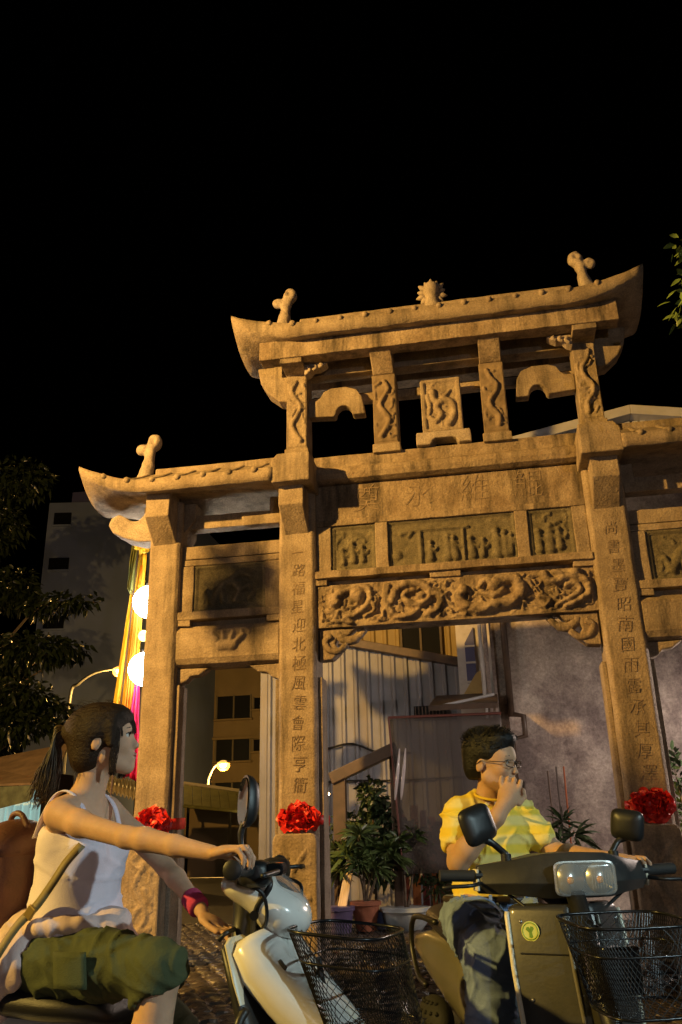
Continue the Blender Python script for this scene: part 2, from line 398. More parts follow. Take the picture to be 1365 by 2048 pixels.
# centre bay --------------------------------------------------------
def dragon_strokes():
    S = []
    # left beast
    S += [([(-1.22, 3.38)], .07, .07, .07), ([(-.98, 3.44)], .085, .085, .085), ([(-1.25, 3.42), (-1.1, 3.5), (-.92, 3.53), (-.84, 3.44), (-.9, 3.3), (-1.02, 3.24), (-1.12, 3.2), (-1.05, 3.16)], .05, .03, .06, True)]
    S += [([(-1.3, 3.3), (-1.2, 3.25), (-1.22, 3.19), (-1.12, 3.17)], .035, .02, .045, True), ([(-.86, 3.4), (-.8, 3.28), (-.9, 3.22)], .03, .02, .05, True)]
    # coiled body
    S += [([(-.62, 3.36), (-.56, 3.48), (-.4, 3.53), (-.26, 3.47), (-.24, 3.37), (-.34, 3.29), (-.46, 3.33), (-.5, 3.42), (-.4, 3.45)], .055, .03, .075, True)]
    S += [([(-.66, 3.5), (-.68, 3.34), (-.6, 3.2), (-.46, 3.19), (-.36, 3.24)], .045, .03, .06, True), ([(-.22, 3.42), (-.12, 3.36), (-.16, 3.24), (-.26, 3.2)], .05, .03, .06, True)]
    S += [([(-.31, 3.38)], .06, .06, .08)]
    # long dragon to the right
    S += [([(.12, 3.42)], .055, .055, .075), ([(.12, 3.42), (.06, 3.34), (.12, 3.25), (.26, 3.21), (.42, 3.24), (.56, 3.26), (.66, 3.32), (.68, 3.42), (.62, 3.5), (.5, 3.5), (.42, 3.44)], .055, .07, .085, True)]
    S += [([(.42, 3.46), (.34, 3.5), (.28, 3.44)], .05, .03, .07, True), ([(.5, 3.4), (.4, 3.34), (.3, 3.38)], .04, .03, .05, True), ([(.66, 3.48), (.76, 3.46), (.8, 3.4)], .04, .02, .06, True)]
    # right phoenix-like curl
    S += [([(.92, 3.52), (.96, 3.45), (1.04, 3.43), (1.1, 3.48), (1.02, 3.53)], .05, .045, .085, True), ([(1.1, 3.47), (1.2, 3.47), (1.32, 3.42), (1.33, 3.3), (1.22, 3.22), (1.1, 3.18)], .06, .03, .075, True)]
    S += [([(1.13, 3.4), (1.22, 3.4), (1.25, 3.33), (1.15, 3.26), (1.02, 3.2)], .04, .025, .06, True), ([(1.23, 3.52)], .07, .07, .08), ([(.86, 3.3), (.95, 3.26), (.9, 3.19)], .03, .02, .05, True)]
    S = [(p[0], p[1], p[2], p[3]*1.1)+tuple(p[4:]) for p in S]
    return S+strokes_random(-1.36, 1.36, 3.17, 3.53, 120, .016, .04, seed=4)
sbox('beam', -1.42, 1.42, .06, .33, 3.12, 3.575, STONE2)
relief('dragon_carving', STONE2, G, -1.405, 1.405, 3.135, 3.56, .0585, dragon_strokes(), step=.011, nz=.010)
sbox('beam_filler', -1.42, 1.42, .14, .3, 3.575, 3.64, STONE)
sbox('ledge', -1.42, 1.42, .0, .34, 3.635, 3.715, STONE2, rough=.008)
for a, b in ((-1.42, -1.30), (-.22, .1), (1.22, 1.42)): sbox('ledge_block', a, b, .03, .14, 3.572, 3.637, STONE2)
sbox('frieze_backing', -1.42, 1.42, .17, .3, 3.7, 4.25, STONE)
for a, b in ((-1.415, -1.255), (-.775, -.64), (.69, .82), (1.275, 1.415)): sbox('frieze_post', a, b, .07, .172, 3.716, 4.235, STONE)
random.seed(3)
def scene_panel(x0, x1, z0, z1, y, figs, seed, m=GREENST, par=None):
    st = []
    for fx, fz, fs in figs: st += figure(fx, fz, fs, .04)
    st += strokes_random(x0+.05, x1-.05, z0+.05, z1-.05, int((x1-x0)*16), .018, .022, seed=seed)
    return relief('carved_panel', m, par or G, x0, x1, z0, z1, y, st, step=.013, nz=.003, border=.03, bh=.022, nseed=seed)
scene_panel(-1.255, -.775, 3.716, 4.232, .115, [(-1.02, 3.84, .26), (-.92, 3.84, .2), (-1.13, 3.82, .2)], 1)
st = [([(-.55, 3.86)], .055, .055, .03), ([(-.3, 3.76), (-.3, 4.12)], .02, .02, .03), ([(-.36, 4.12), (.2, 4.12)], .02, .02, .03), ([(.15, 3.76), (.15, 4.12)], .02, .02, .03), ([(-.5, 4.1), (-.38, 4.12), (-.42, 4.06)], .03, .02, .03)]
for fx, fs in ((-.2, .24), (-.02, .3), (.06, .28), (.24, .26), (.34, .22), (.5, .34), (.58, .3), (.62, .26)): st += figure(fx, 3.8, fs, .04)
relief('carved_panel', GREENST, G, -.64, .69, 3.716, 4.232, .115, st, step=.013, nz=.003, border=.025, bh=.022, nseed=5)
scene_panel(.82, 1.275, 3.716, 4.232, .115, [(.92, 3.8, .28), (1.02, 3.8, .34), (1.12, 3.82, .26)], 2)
sbox('name_lintel', -1.42, 1.42, .085, .33, 4.235, 4.715, STONE2, rough=.004)
sbox('lintel_sill', -1.42, 1.42, .062, .2, 4.235, 4.305, STONE2)
for k, (ch, x) in enumerate(zip('奠永維鯤', (-.86, -.3, .3, .86))):
    text('large_inscription', ch, CARVE2, G, (x, .0805, 4.51), .34, ext=.001, scale=(.95, 1, 1), shear=.08, off=-.005)  # raised letters, worn groove shade and dirt put into the colour
prof = [(.33, 4.718), (.33, 5.045), (.03, 5.045), (.03, 4.90), (.0, 4.895), (-.035, 4.86), (-.04, 4.80), (-.02, 4.745), (.04, 4.718)]
MB().prism(prof[::-1], -1.42, 1.42, 'x').build('moulded_lintel', STONE2, G, bevel=.006, rough=.005, rlen=.12)
for s in (-1, 1):                # fretted corner brackets under the dragon beam
    def mx(p): return [(s*q[0], q[1]) for q in p][::s]
    d = MB().prism(mx([(1.40, 2.79), (1.40, 3.115), (1.02, 3.115), (1.1, 3.04), (1.2, 3.05), (1.24, 2.96), (1.18, 2.88), (1.27, 2.80)]), .1, .26, 'y').build('spandrel', STONE2, G, bevel=.012, rough=.006, rlen=.08)
    MB().tube(catmull([(s*.93, .17, 3.10), (s*1.0, .15, 3.02), (s*1.1, .14, 2.99), (s*1.18, .13, 3.03), (s*1.2, .13, 3.08)], 5), [.035]*6+[.05]*10+[.045]*5, 8).build('spandrel_scroll', STONE2, d, smooth=True)
    MB().tube(catmull([(s*1.12, .13, 2.95), (s*1.2, .11, 2.88), (s*1.3, .1, 2.9), (s*1.34, .1, 2.99), (s*1.27, .1, 3.04)], 5), .035, 8).build('spandrel_scroll', STONE2, d, smooth=True)

# side bays ---------------------------------------------------------
for s in (-1, 1):
    a, b = sorted((s*2.935, s*1.81))
    m0 = (a+b)/2
    sbox('beam', a, b, .10, .3, 3.995, 4.145, STONE)
    sbox('frieze_backing', a, b, .17, .28, 3.37, 4.0, STONE)
    sbox('frieze_rail', a, b, .09, .172, 3.915, 3.985, STONE)
    for p0, p1 in ((a, a+.15), (b-.17, b)): sbox('frieze_post', p0, p1, .08, .172, 3.385, 3.91, STONE)
    st = [([(m0-.2, 3.5), (m0-.1, 3.66), (m0, 3.72), (m0+.12, 3.62), (m0+.2, 3.66)], .05, .03, .05, True), ([(m0-.02, 3.7), (m0+.1, 3.8), (m0+.24, 3.76)], .045, .02, .05, True),
          ([(m0-.1, 3.64), (m0-.08, 3.5)], .035, .03, .045), ([(m0+.12, 3.62), (m0+.06, 3.5)], .035, .03, .045), ([(m0-.22, 3.52), (m0-.26, 3.62)], .04, .03, .045), ([(m0+.22, 3.52), (m0+.26, 3.6)], .035, .02, .04)]
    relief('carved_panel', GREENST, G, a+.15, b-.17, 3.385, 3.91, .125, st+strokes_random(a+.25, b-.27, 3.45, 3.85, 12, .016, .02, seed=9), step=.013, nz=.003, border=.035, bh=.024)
    sbox('ledge', a, b, .03, .3, 3.30, 3.385, STONE, rough=.007)
    for p0, p1 in ((a, a+.14), (b-.14, b)): sbox('ledge_block', p0, p1, .04, .16, 3.235, 3.302, STONE)
    sbox('beam_filler', a, b, .15, .28, 3.22, 3.31, STONE)
    pr = [(.02, 2.88), (.05, 2.82), (.12, 2.795), (.28, 2.795), (.33, 2.85), (.33, 3.19), (.28, 3.235), (.09, 3.235), (.02, 3.17)]
    bm_ = MB().prism(pr, a, b, 'x').build('beam', STONE, G, bevel=.01, rough=.006, rlen=.12)
    st = [([(m0-.06, 3.0), (m0+.06, 3.0)], .06, .06, .045), ([(m0-.1, 3.06), (m0-.15, 3.13)], .03, .02, .045), ([(m0-.03, 3.07), (m0-.04, 3.14)], .03, .02, .045), ([(m0+.05, 3.07), (m0+.07, 3.14)], .03, .02, .045), ([(m0+.11, 3.04), (m0+.18, 3.1), (m0+.16, 3.14)], .03, .02, .045)]
    relief('lotus_carving', STONE, bm_, m0-.25, m0+.25, 2.92, 3.16, .018, st, step=.012, nz=.002)
    for q in (-1, 1):
        e = a if q < 0 else b
        pl = [(e, 2.62), (e-q*.10, 2.66), (e-q*.15, 2.71), (e-q*.24, 2.72), (e-q*.34, 2.79), (e, 2.79)]
        MB().prism(pl if q < 0 else pl[::-1], .1, .25, 'y').build('spandrel', STONE, G, bevel=.014, rough=.008, rlen=.06)
    # deep lintel under the side roof
    sbox('upper_lintel', a, b, .14, .3, 4.36, 4.52, STONE)
    sbox('lintel_tongue', *sorted((s*1.82, s*2.25)), .06, .16, 4.33, 4.44, STONE)
    # cloud corbel beyond the outer pillar
    u0 = s*3.27
    pl = [(0, 4.24), (.18, 4.24), (.36, 4.30), (.50, 4.38), (.56, 4.47), (.53, 4.56), (.44, 4.60), (.36, 4.555), (.28, 4.50), (.20, 4.50), (.14, 4.56), (.10, 4.66), (0, 4.68)]
    pl = [(u0+s*p[0], p[1]) for p in pl][::s]
    MB().prism(pl, .06, .33, 'y').build('cloud_corbel', PALE, G, bevel=.025, rough=.006, rlen=.08)
    # block where the side roof meets the inner pillar
    MB().prism([(s*1.385, 4.61), (s*1.80, 4.61), (s*1.80, 4.86), (s*1.74, 4.94), (s*1.385, 4.94)][::s], -.4, .78, 'y').build('roof_end_block', STONE, G, bevel=.015, rough=.006)

# roofs -------------------------------------------------------------
def roof(u0, u1, curl, zb, V, th, rise, L, tiles, m=STONE, gz=0):
    """hip roof; curl = (left end curls, right end curls); centre line y=.19"""
    nu, nv = 46, 16; uc = (u0+u1)/2; yc = .19
    us = np.linspace(u0, u1, nu+1); vs = np.linspace(-1, 1, nv+1)
    def sfun(u):
        q = 0
        if curl[0]: q = max(q, 1-(u-u0)/.78)
        if curl[1]: q = max(q, 1-(u1-u)/.78)
        return max(0, q)
    def low(u, v):
        s = sfun(u); return zb+L*s**1.8*(.12+.88*abs(v)**2.2)+.10*(1-abs(v))*(1-s)+.0*u
    def top(u, v):
        e = 1-abs(v)
        de = 9
        if curl[0]: de = min(de, (u-u0)/V)
        if curl[1]: de = min(de, (u1-u)/V)
        s = sfun(u); t = th*(1-.72*s**2)
        return low(u, v)-.10*(1-abs(v))*(1-s)+t+rise*min(e, max(0, de)*1.0)**1.15
    mb = MB()
    lo_ = [[(u, yc+V*v, low(u, v)) for v in vs] for u in us]; tp = [[(u, yc+V*v, top(u, v)) for v in vs] for u in us]
    mb.grid([r[::-1] for r in lo_]); mb.grid(tp)
    mb.grid([[lo_[i][0], tp[i][0]] for i in range(nu+1)]); mb.grid([[tp[i][-1], lo_[i][-1]] for i in range(nu+1)])
    mb.grid([[tp[0][j], lo_[0][j]] for j in range(nv+1)]); mb.grid([[lo_[-1][j], tp[-1][j]] for j in range(nv+1)])
    o = mb.build('roof', m, G, autos=40)
    bm = bmesh.new(); bm.from_mesh(o.data); bmesh.ops.remove_doubles(bm, verts=bm.verts, dist=1e-5); bmesh.ops.recalc_face_normals(bm, faces=bm.faces)
    for v in bm.verts: v.co += Vector((0, mnoise.noise(v.co*5)*.01, mnoise.noise(v.co*5+Vector((5, 5, 5)))*.01))
    bm.to_mesh(o.data); bm.free()
    for u in tiles:        # tile rolls running up from the eave
        for side in (-1, 1):
            pts = []
            for e in np.linspace(0, 1, 9):
                v = side*(1-e*.97); pts.append((u, yc+(V+.012)*v if e == 0 else yc+V*v, top(u, v)-.016))
            r = .033
            MB().tube(pts, [r*random.uniform(.9, 1.15)]+[r]*8, 8).build('roof_tile', m, o, smooth=True)
    return top
tz = [-1.82, -1.55, -1.28, -1.0, -.72, -.44, -.17, .1, .37, .64, .92, 1.2, 1.48, 1.78]
top_f = roof(-2.27, 2.27, (1, 1), 6.345, .64, .175, .42, .32, tz)
MB().box(-1.6, 1.6, .12, .26, 6.86, 6.955).build('ridge', STONE, G, bevel=.02, rough=.006)
side_f = {}
for s in (-1, 1):
    a, b = sorted((s*4.0, s*1.79))
    side_f[s] = roof(a, b, (s < 0, s > 0), 4.635, .60, .15, .33, .34, [s*t for t in (1.98, 2.26, 2.55, 2.84, 3.13, 3.42, 3.7)])
    MB().box(*sorted((s*3.32, s*1.80)), .1, .28, 5.0, 5.14).build('ridge', STONE, G, bevel=.02, rough=.006)
sbox('fascia_beam', -1.97, 1.97, -.31, -.12, 6.165, 6.40, STONE2, rough=.007)
sbox('fascia_beam', -1.97, 1.97, .50, .69, 6.165, 6.40, STONE2, rough=.007)
sbox('soffit_beam', -1.9, 1.9, .1, .28, 6.12, 6.42, STONE)
# upper tier --------------------------------------------------------
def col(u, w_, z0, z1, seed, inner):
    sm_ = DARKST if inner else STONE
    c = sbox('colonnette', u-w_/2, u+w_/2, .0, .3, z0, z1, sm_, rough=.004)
    sbox('colonnette_base', u-w_/2-.02, u+w_/2+.02, -.02, .32, 5.02, z0+.002, STONE)
    rs = random.Random(seed); pts = [(u+.05*math.sin(k*1.5+seed), z0+.1+k*(z1-z0-.2)/7) for k in range(8)]
    st = [(pts, .032, .024, .04, True)]+strokes_random(u-w_/2+.03, u+w_/2-.03, z0+.08, z1-.08, 8, .016, .025, seed=seed)
    relief('dragon_carving', sm_, c, u-w_/2+.012, u+w_/2-.012, z0+.03, z1-.05, -.0045, st, step=.011, nz=.003)
for s in (-1, 1):
    col(s*1.61, .235, 5.16, 6.10, 3+s, False)
    sbox('colonnette_block', s*1.61-.125, s*1.61+.125, -.29, .31, 6.105, 6.17, STONE)
    sbox('colonnette_cap', s*1.61-.12, s*1.61+.12, -.015, .31, 6.1, 6.13, STONE)
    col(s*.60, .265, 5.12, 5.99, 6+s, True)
    pr = [(-.01, 5.985), (.28, 5.985), (.28, 6.36), (-.26, 6.36), (-.26, 6.19)]
    MB().prism(pr, s*.60-.12, s*.60+.12, 'x').build('bracket_arm', STONE2, G, bevel=.012, rough=.004)
    # cloud brackets beside the outer colonnettes
    x0 = s*1.49
    pl = [(x0, 6.02), (x0-s*.06, 6.05), (x0-s*.10, 6.10), (x0-s*.17, 6.10), (x0-s*.24, 6.14), (x0-s*.27, 6.165), (x0, 6.165)]
    d = MB().prism(pl[::-s], -.12, .02, 'y').build('cloud_bracket', PALE, G, bevel=.014)
    for k in range(3): MB().tube(catmull([(x0-s*(.03+.07*k), -.125, 6.05+.025*k), (x0-s*(.07+.07*k), -.135, 6.08+.02*k), (x0-s*(.05+.07*k), -.13, 6.12+.012*k)], 4), .02, 6).build('cloud_scroll', PALE, d, smooth=True)
    # humped boards between the colonnettes
    arc = [(1.18-.10*(1-math.cos(t)), 5.60+.12*math.sin(t)) for t in np.linspace(0.1, math.pi-.1, 9)]
    pl = [(.84, 5.58), (.98, 5.58)]+[(1.085-.095*math.cos(t), 5.60+.11*math.sin(t)) for t in np.linspace(0, math.pi, 9)]+[(1.2, 5.58), (1.49, 5.60), (1.49, 5.80), (1.40, 5.80), (1.35, 5.84), (1.31, 5.91), (1.22, 5.945), (1.05, 5.945), (.93, 5.90), (.87, 5.80)]
    pl = [(s*p[0], p[1]) for p in pl]
    MB().prism(pl if s > 0 else pl[::-1], .10, .24, 'y').build('humped_board', STONE, G, bevel=.012)
    # corbel under the upturned roof end
    pl = [(s*1.73, 5.82), (s*1.84, 5.84), (s*1.98, 5.96), (s*2.06, 6.1), (s*2.1, 6.3), (s*1.73, 6.3)]
    MB().prism(pl[::s], .08, .3, 'y').build('cloud_corbel', STONE, G, bevel=.02)
sbox('tie_beam', -1.5, 1.5, .22, .32, 5.80, 5.90, STONE)
# commemorative plaque on its stand
pq = sbox('plaque', -.195, .25, .02, .12, 5.2, 5.86, PALE, rough=.002)
st = [([(.1, 5.3), (.16, 5.42), (.13, 5.56), (.03, 5.58), (-.03, 5.5), (.02, 5.42), (-.04, 5.34), (-.1, 5.38)], .045, .03, .045, True), ([(-.06, 5.7), (-.05, 5.6), (.02, 5.56)], .04, .03, .045, True), ([(.06, 5.62), (.13, 5.7)], .03, .015, .035), ([(-.12, 5.66), (-.1, 5.5), (-.13, 5.4)], .03, .02, .03, True)]
relief('dragon_carving', STONE, pq, -.185, .24, 5.21, 5.85, .018, st+strokes_random(-.14, .2, 5.26, 5.8, 14, .015, .02, seed=8), step=.01, nz=.003, border=.032, bh=.025)
sd = MB().prism([(-.27, 5.05), (-.12, 5.05), (-.09, 5.10), (-.06, 5.12), (.12, 5.12), (.16, 5.10), (.19, 5.05), (.325, 5.05), (.325, 5.13), (.315, 5.2), (-.265, 5.2), (-.27, 5.13)], -.03, .16, 'y').build('plaque_stand', PALE, G, bevel=.012)
# ridge ornaments ---------------------------------------------------
def finial(u, s, z):
    pr = [('cap', (u+s*.02, .19, z), (u, .19, z+.12), .095, .075, 0), ('cap', (u, .19, z+.12), (u-s*.02, .19, z+.30), .065, .055, .03),
          ('cap', (u-s*.02, .19, z+.3), (u-s*.06, .19, z+.42), .055, .075, .03), ('ell', (u-s*.07, .19, z+.45), (.085, .07, .095), None, .03), ('ell', (u+s*.08, .19, z+.36), (.075, .06, .07), None, .03),
          ('cut', (u-s*.07, .10, z+.45), (.04, .05, .05), None, .02), ('cut', (u+s*.08, .11, z+.36), (.03, .04, .03), None, .02)]
    sdf_obj('finial', pr, .014, PALE, G, disp=lambda c, n: mnoise.noise(c*14)*.012)
finial(-3.45, -1, 5.08); finial(3.45, 1, 5.08); finial(-1.80, -1, 6.90); finial(1.76, 1, 6.90)
pr = [('ell', (0, .17, 7.15), (.10, .10, .12), None, 0), ('cap', (0, .19, 6.93), (0, .19, 7.05), .11, .07, .03)]
lt = sdf_obj('flaming_pearl', pr, .014, PALE, G)
for k in range(11):
    a = R(-40+k*26); rr = .15+.02*(k % 2)
    p0 = Vector((math.cos(a)*.08, .20, 7.12+math.sin(a)*.09)); p1 = Vector((math.cos(a)*(rr+.02), .19, 7.12+math.sin(a)*(rr+.04)))
    MB().tube([p0, (p0*.45+p1*.55), p1], [.045, .036, .008], 7).build('flame_petal', PALE, lt, smooth=True)
# ------------------------------------------------------------------ red rosettes tied round the pillars
RED = mat('red_satin', (.62, .025, .02), .42, var=.25, vscale=25, bump=.15, bscale=90)
def rosette(u, w2, label, z=1.26, tilt=0):
    e = empty('red_rosette', (u-.345, 8.4, z), label=label, cat='rosette', group='red rosettes tied round the pillars')
    y0, y1 = -.012, .392; c = w2+.006
    x = [(-c, y0), (c, y0), (c, y1), (-c, y1)]; c2 = c+.01
    rs = random.Random(int(u*100))
    rg = []
    for (px, py) in [(-c, y0), (0, y0-.004), (c, y0), (c+.004, .19), (c, y1), (0, y1+.004), (-c, y1), (-c-.004, .19)]:
        rg.append([(px, py, -.05+rs.uniform(-.012, .012)), (px*1.03, py+(-.008 if py < .19 else .008), rs.uniform(-.01, .01)), (px, py, .05+rs.uniform(-.012, .012))])
    rg.append(rg[0]); MB().grid(rg).build('ribbon_band', RED, e, smooth=True, solid=.004)
    mb = MB()
    for k in range(95):              # crumpled satin petals
        a = rs.uniform(0, 6.28); q = rs.random()**.55
        cx, cz = math.cos(a)*q*.145, math.sin(a)*q*.088+.01; cy = -.02-(1-q**2)*.06-rs.random()*.015
        an = a+rs.uniform(-.9, .9); L = rs.uniform(.045, .08); W = rs.uniform(.03, .05)
        d = Vector((math.cos(an), -.45-rs.random()*.7*(1-q), math.sin(an))).normalized(); sd_ = d.cross(Vector((rs.uniform(-.5, .5), 1, rs.uniform(-.5, .5)))).normalized(); nn = d.cross(sd_)
        P = []
        for i2 in range(5):
            t = i2/4; row = []
            for j2 in range(5):
                q2 = (j2-2)/2; wv = math.sin(q2*3.1+k)*.011*t+.014*math.sin(t*4+k*.7)
                row.append(Vector((cx, cy, cz))+d*(t*L)+sd_*(q2*W*(.45+.65*math.sin(min(1, t*1.2)*1.9)))+nn*(wv-.03*t*t*(1 if k % 2 else -1)+.012*q2*q2))
            P.append(row)
        mb.grid(P)
    mb.build('petals', RED, e, smooth=True)
    return e
rosette(-3.07, .18, 'red satin rosette on the leftmost visible pillar, behind the woman\'s arm')
rosette(-1.59, .20, 'red satin rosette on the inscribed pillar between woman and man')
rosette(1.62, .20, 'red satin rosette on the right pillar behind the scooter mirror', z=1.3)
# ------------------------------------------------------------------ surroundings
CAMM = cam.matrix_world.copy()
def at(px, py, Y):
    """world point of the sight line through photograph pixel px, py at depth plane Y"""
    d = CAMM.to_3x3() @ Vector((px-682.5, -(py-1024), -1700)); return CAMM.translation+d*(Y/d.y)
ASPH = mat('asphalt', (.045, .042, .038), .55, var=.35, vscale=3, bump=.5, bscale=140)
SETT = mat('sett_stone', (.045, .038, .032), .30, var=.4, vscale=5, bump=.5, bscale=50, spec=.5)
g = MB().box(-90, 90, -30, 160, -.4, -.03).build('ground', ASPH); tag(g, kind='structure')
def sett_mesh(seed):
    rs = random.Random(seed); h = .05; a = .078
    rings = []
    for z, q in ((-.05, 1), (-.012, .98), (.004, .86), (.012, .5)):
        ring = []
        for k in range(8):
            an = 2*math.pi*(k+.5)/8; cx, cz = math.cos(an), math.sin(an); m_ = max(abs(cx), abs(cz))
            ring.append((cx/m_*a*q*rs.uniform(.9, 1.04), cz/m_*a*q*rs.uniform(.9, 1.04), z+rs.uniform(-.006, .006)))
        rings.append(ring)
    o = MB().loft(rings).build('paving_sett', SETT, autos=50); me = o.data; bpy.data.objects.remove(o); return me
sm = [sett_mesh(k) for k in range(7)]
pave = MB().box(-5.4, 2.2, 5.4, 13.2, -.03, -.022).build('paving', mat('joint_sand', (.05, .043, .035), .9, var=.3, vscale=20)); tag(pave, kind='structure')
spots = []
rs = random.Random(5); jj = 0
y = 5.5
while y < 13.1:
    x = -5.3+(.08 if jj % 2 else 0)
    while x < 2.1:
        spots.append((x+rs.uniform(-.01, .01), y+rs.uniform(-.01, .01), rs.randrange(7), rs.uniform(-.09, .09), rs.uniform(-.09, .09), rs.uniform(-.012, .006)))
        x += .163
    y += .163; jj += 1
def shown(s): # ground the people, scooters and pillars leave in view
    return (-4.2 < s[0] < -2.25 and 6.0 < s[1] < 11) or (-2.0 < s[0] < -.8 and 8.2 < s[1] < 11.6)
inn = sorted([s for s in spots if shown(s)], key=lambda s: s[1])[:300]; ins_ = set(id(s) for s in inn)
rest = MB()
for s in spots:
    M = Matrix.Translation((s[0], s[1], -.012+s[5])) @ Matrix.Rotation(s[3], 4, 'X') @ Matrix.Rotation(s[4], 4, 'Y')
    if id(s) in ins_:
        o = bpy.data.objects.new('paving_sett', sm[s[2]]); COL.objects.link(o); o.parent = pave; o.matrix_local = M
    else:
        me = sm[s[2]]; rest.add([tuple(M @ v.co) for v in me.vertices], [tuple(p.vertices) for p in me.polygons])
o = rest.build('paving_setts', SETT, pave); o['kind'] = 'stuff'

# corrugated shed seen through the centre bay -----------------------
CORR = mat('corrugated_steel', (.185, .19, .215), .5, metal=.15, var=.16, vscale=1.4, stain=(.17, .14, .10), sscale=1.6, slo=.5, shi=.8, streak=True, spec=.35)
CORR2 = mat('ochre_corrugated_steel', (.30, .22, .08), .55, var=.2, vscale=2)
BROWN = mat('brown_steel', (.07, .045, .03), .5, var=.3, vscale=6)
DARKGL = mat('dark_glass', (.012, .013, .016), .12, spec=.6)
DARK = mat('dark_void', (.012, .011, .01), .9)
def corrug(name, m, par, x0, x1, y, z0, ztop, pitch=.2, dep=.035):
    n = int((x1-x0)/pitch)
    for k in range(n+1):       # each sheet rib a strip of its own
        pass
    pts = []
    x = x0
    while x < x1-1e-6:
        for dx, dy in ((0, 0), (.55, 0), (.68, -dep), (.87, -dep)):
            xx = min(x1, x+dx*pitch); pts.append((xx, y+dy))
        x += pitch
    pts.append((x1, y))
    P = [[(px, py, z0), (px, py, ztop(px))] for px, py in pts]
    return MB().grid(P).build(name, m, par, solid=.003)
shed = empty('corrugated_shed', (-2, 14, 0), label='grey corrugated steel shed with sloping eave behind the archway', cat='shed')
def L(o, par):      # put world-built child under an un-rotated empty
    o.location = Vector(o.location)-par.location; return o
eave = lambda x: 4.11+(x+2.35)*(3.68-4.11)/1.8
L(corrug('wall', CORR, shed, -3.9, -.2, 14, 0, eave, .21), shed)
L(MB().prism([(-4.0, eave(-4)-.02), (-.1, eave(-.1)-.02), (-.1, eave(-.1)+.12), (-4.0, eave(-4)+.12)], 13.8, 14.1, 'y').build('eave_beam', BROWN, shed, bevel=.01), shed)
L(MB().box(-1.32, -.8, 13.9, 13.955, 2.84, 3.06).build('louvre', DARK, shed), shed)
for k in range(9): L(MB().box(-1.3+.055*k, -1.285+.055*k, 13.88, 13.9, 2.85, 3.05).build('louvre_slat', BROWN, shed), shed)
L(MB().tube(catmull([(-3.2, 13.93, 2.44), (-2.75, 13.93, 2.46), (-2.35, 13.93, 2.52), (-1.9, 13.93, 2.36), (-1.4, 13.93, 2.35)], 5), .016, 6).build('cable', DARK, shed), shed)
L(MB().tube(catmull([(-3.2, 13.92, 1.93), (-2.4, 13.92, 1.95), (-1.6, 13.92, 1.93), (-.6, 13.92, 1.95)], 5), .014, 6).build('cable', DARK, shed), shed)
och = empty('ochre_shed', (-1, 16, 0), label='ochre corrugated wall with dark window rising behind the grey shed', cat='shed')
L(corrug('wall', CORR2, och, -2.9, .4, 16, 2.5, lambda x: 5.6, .24), och)
wv = L(MB().box(-1.66, -.95, 15.93, 15.95, 4.28, 4.82).build('window', DARKGL, och), och)
for a, b in ((-1.7, -1.66), (-1.33, -1.29), (-.95, -.91)): L(MB().box(a, b, 15.9, 15.955, 4.24, 4.86).build('window_frame', BROWN, och), och)

# concrete house to the right ---------------------------------------
CONC = mat('stained_plaster', (.50, .43, .37), .9, var=.3, vscale=1.8, bump=.4, bscale=30, stain=(.20, .16, .15), sscale=.95, slo=.40, shi=.60, spec=.15, speck=.3, spscale=22)
WHITEP = mat('white_painted_wall', (.50, .48, .46), .8, var=.1, vscale=3, stain=(.3, .28, .25), sscale=2)
ROOFW = mat('pale_roof_sheet', (.44, .45, .47), .5, var=.1, vscale=4)
hs = empty('plastered_house', (2, 13, 0), label='stained plaster gable house with pale sheet roof at the right', cat='house')
gable = lambda x: 7.46-abs(x-2.5)*.19
pts = [(-.02, 0), (8.5, 0), (8.5, gable(8.5)-.25), (2.5, gable(2.5)-.25), (-.02, gable(-.02)-.25)]
L(MB().prism(pts, 13, 22, 'y').build('wall', CONC, hs), hs)
for s in (-1, 1):
    e = 2.5+s*6.2 if s > 0 else -.35
    pl = [(2.5, 7.30), (e, 7.30-abs(e-2.5)*.19), (e, 7.46-abs(e-2.5)*.19), (2.5, 7.46)]
    L(MB().prism(pl if s < 0 else pl[::-1], 12.7, 22.3, 'y').build('roof', ROOFW, hs, bevel=.01), hs)
for k in range(5): L(MB().box(2.42+.12*k, 2.50+.12*k, 12.93, 12.99, 7.10, 7.27).build('gable_vent', ROOFW, hs), hs)
L(MB().box(2.36, 3.06, 12.985, 13.0, 7.03, 7.28).build('vent_recess', DARK, hs), hs)
# downpipes and corner strip
for x, r_, m_ in ((.20, .05, BROWN), (-.09, .035, CONC), (-.16, .03, WHITEP)):
    L(MB().tube([(x, 12.92, 2.7), (x, 12.92, 7.0)], r_, 10).build('downpipe', m_, hs, smooth=True), hs)
L(MB().tube([(.20, 12.92, 2.74), (.37, 12.92, 2.70), (.37, 12.92, 2.42), (.18, 12.92, 2.38), (.16, 12.92, 0)], .045, 10).build('downpipe', BROWN, hs, smooth=True), hs)
L(MB().box(.16, .35, 12.9, 12.99, 2.42, 2.70).build('meter_box', CONC, hs, bevel=.01), hs)
L(MB().box(-.55, -.02, 13.55, 13.75, 0, 5.2).build('side_wall', WHITEP, hs), hs)
wf = L(MB().prism([(-.42, 3.32), (-.27, 3.32), (-.27, 4.2), (-.42, 3.95)], 13.5, 13.56, 'y').build('window', mat('blue_window', (.10, .11, .22), .25, spec=.6), hs), hs)
for z in (3.32, 3.62, 3.88): L(MB().box(-.43, -.26, 13.48, 13.505, z, z+.03).build('window_bar', WHITEP, hs), hs)
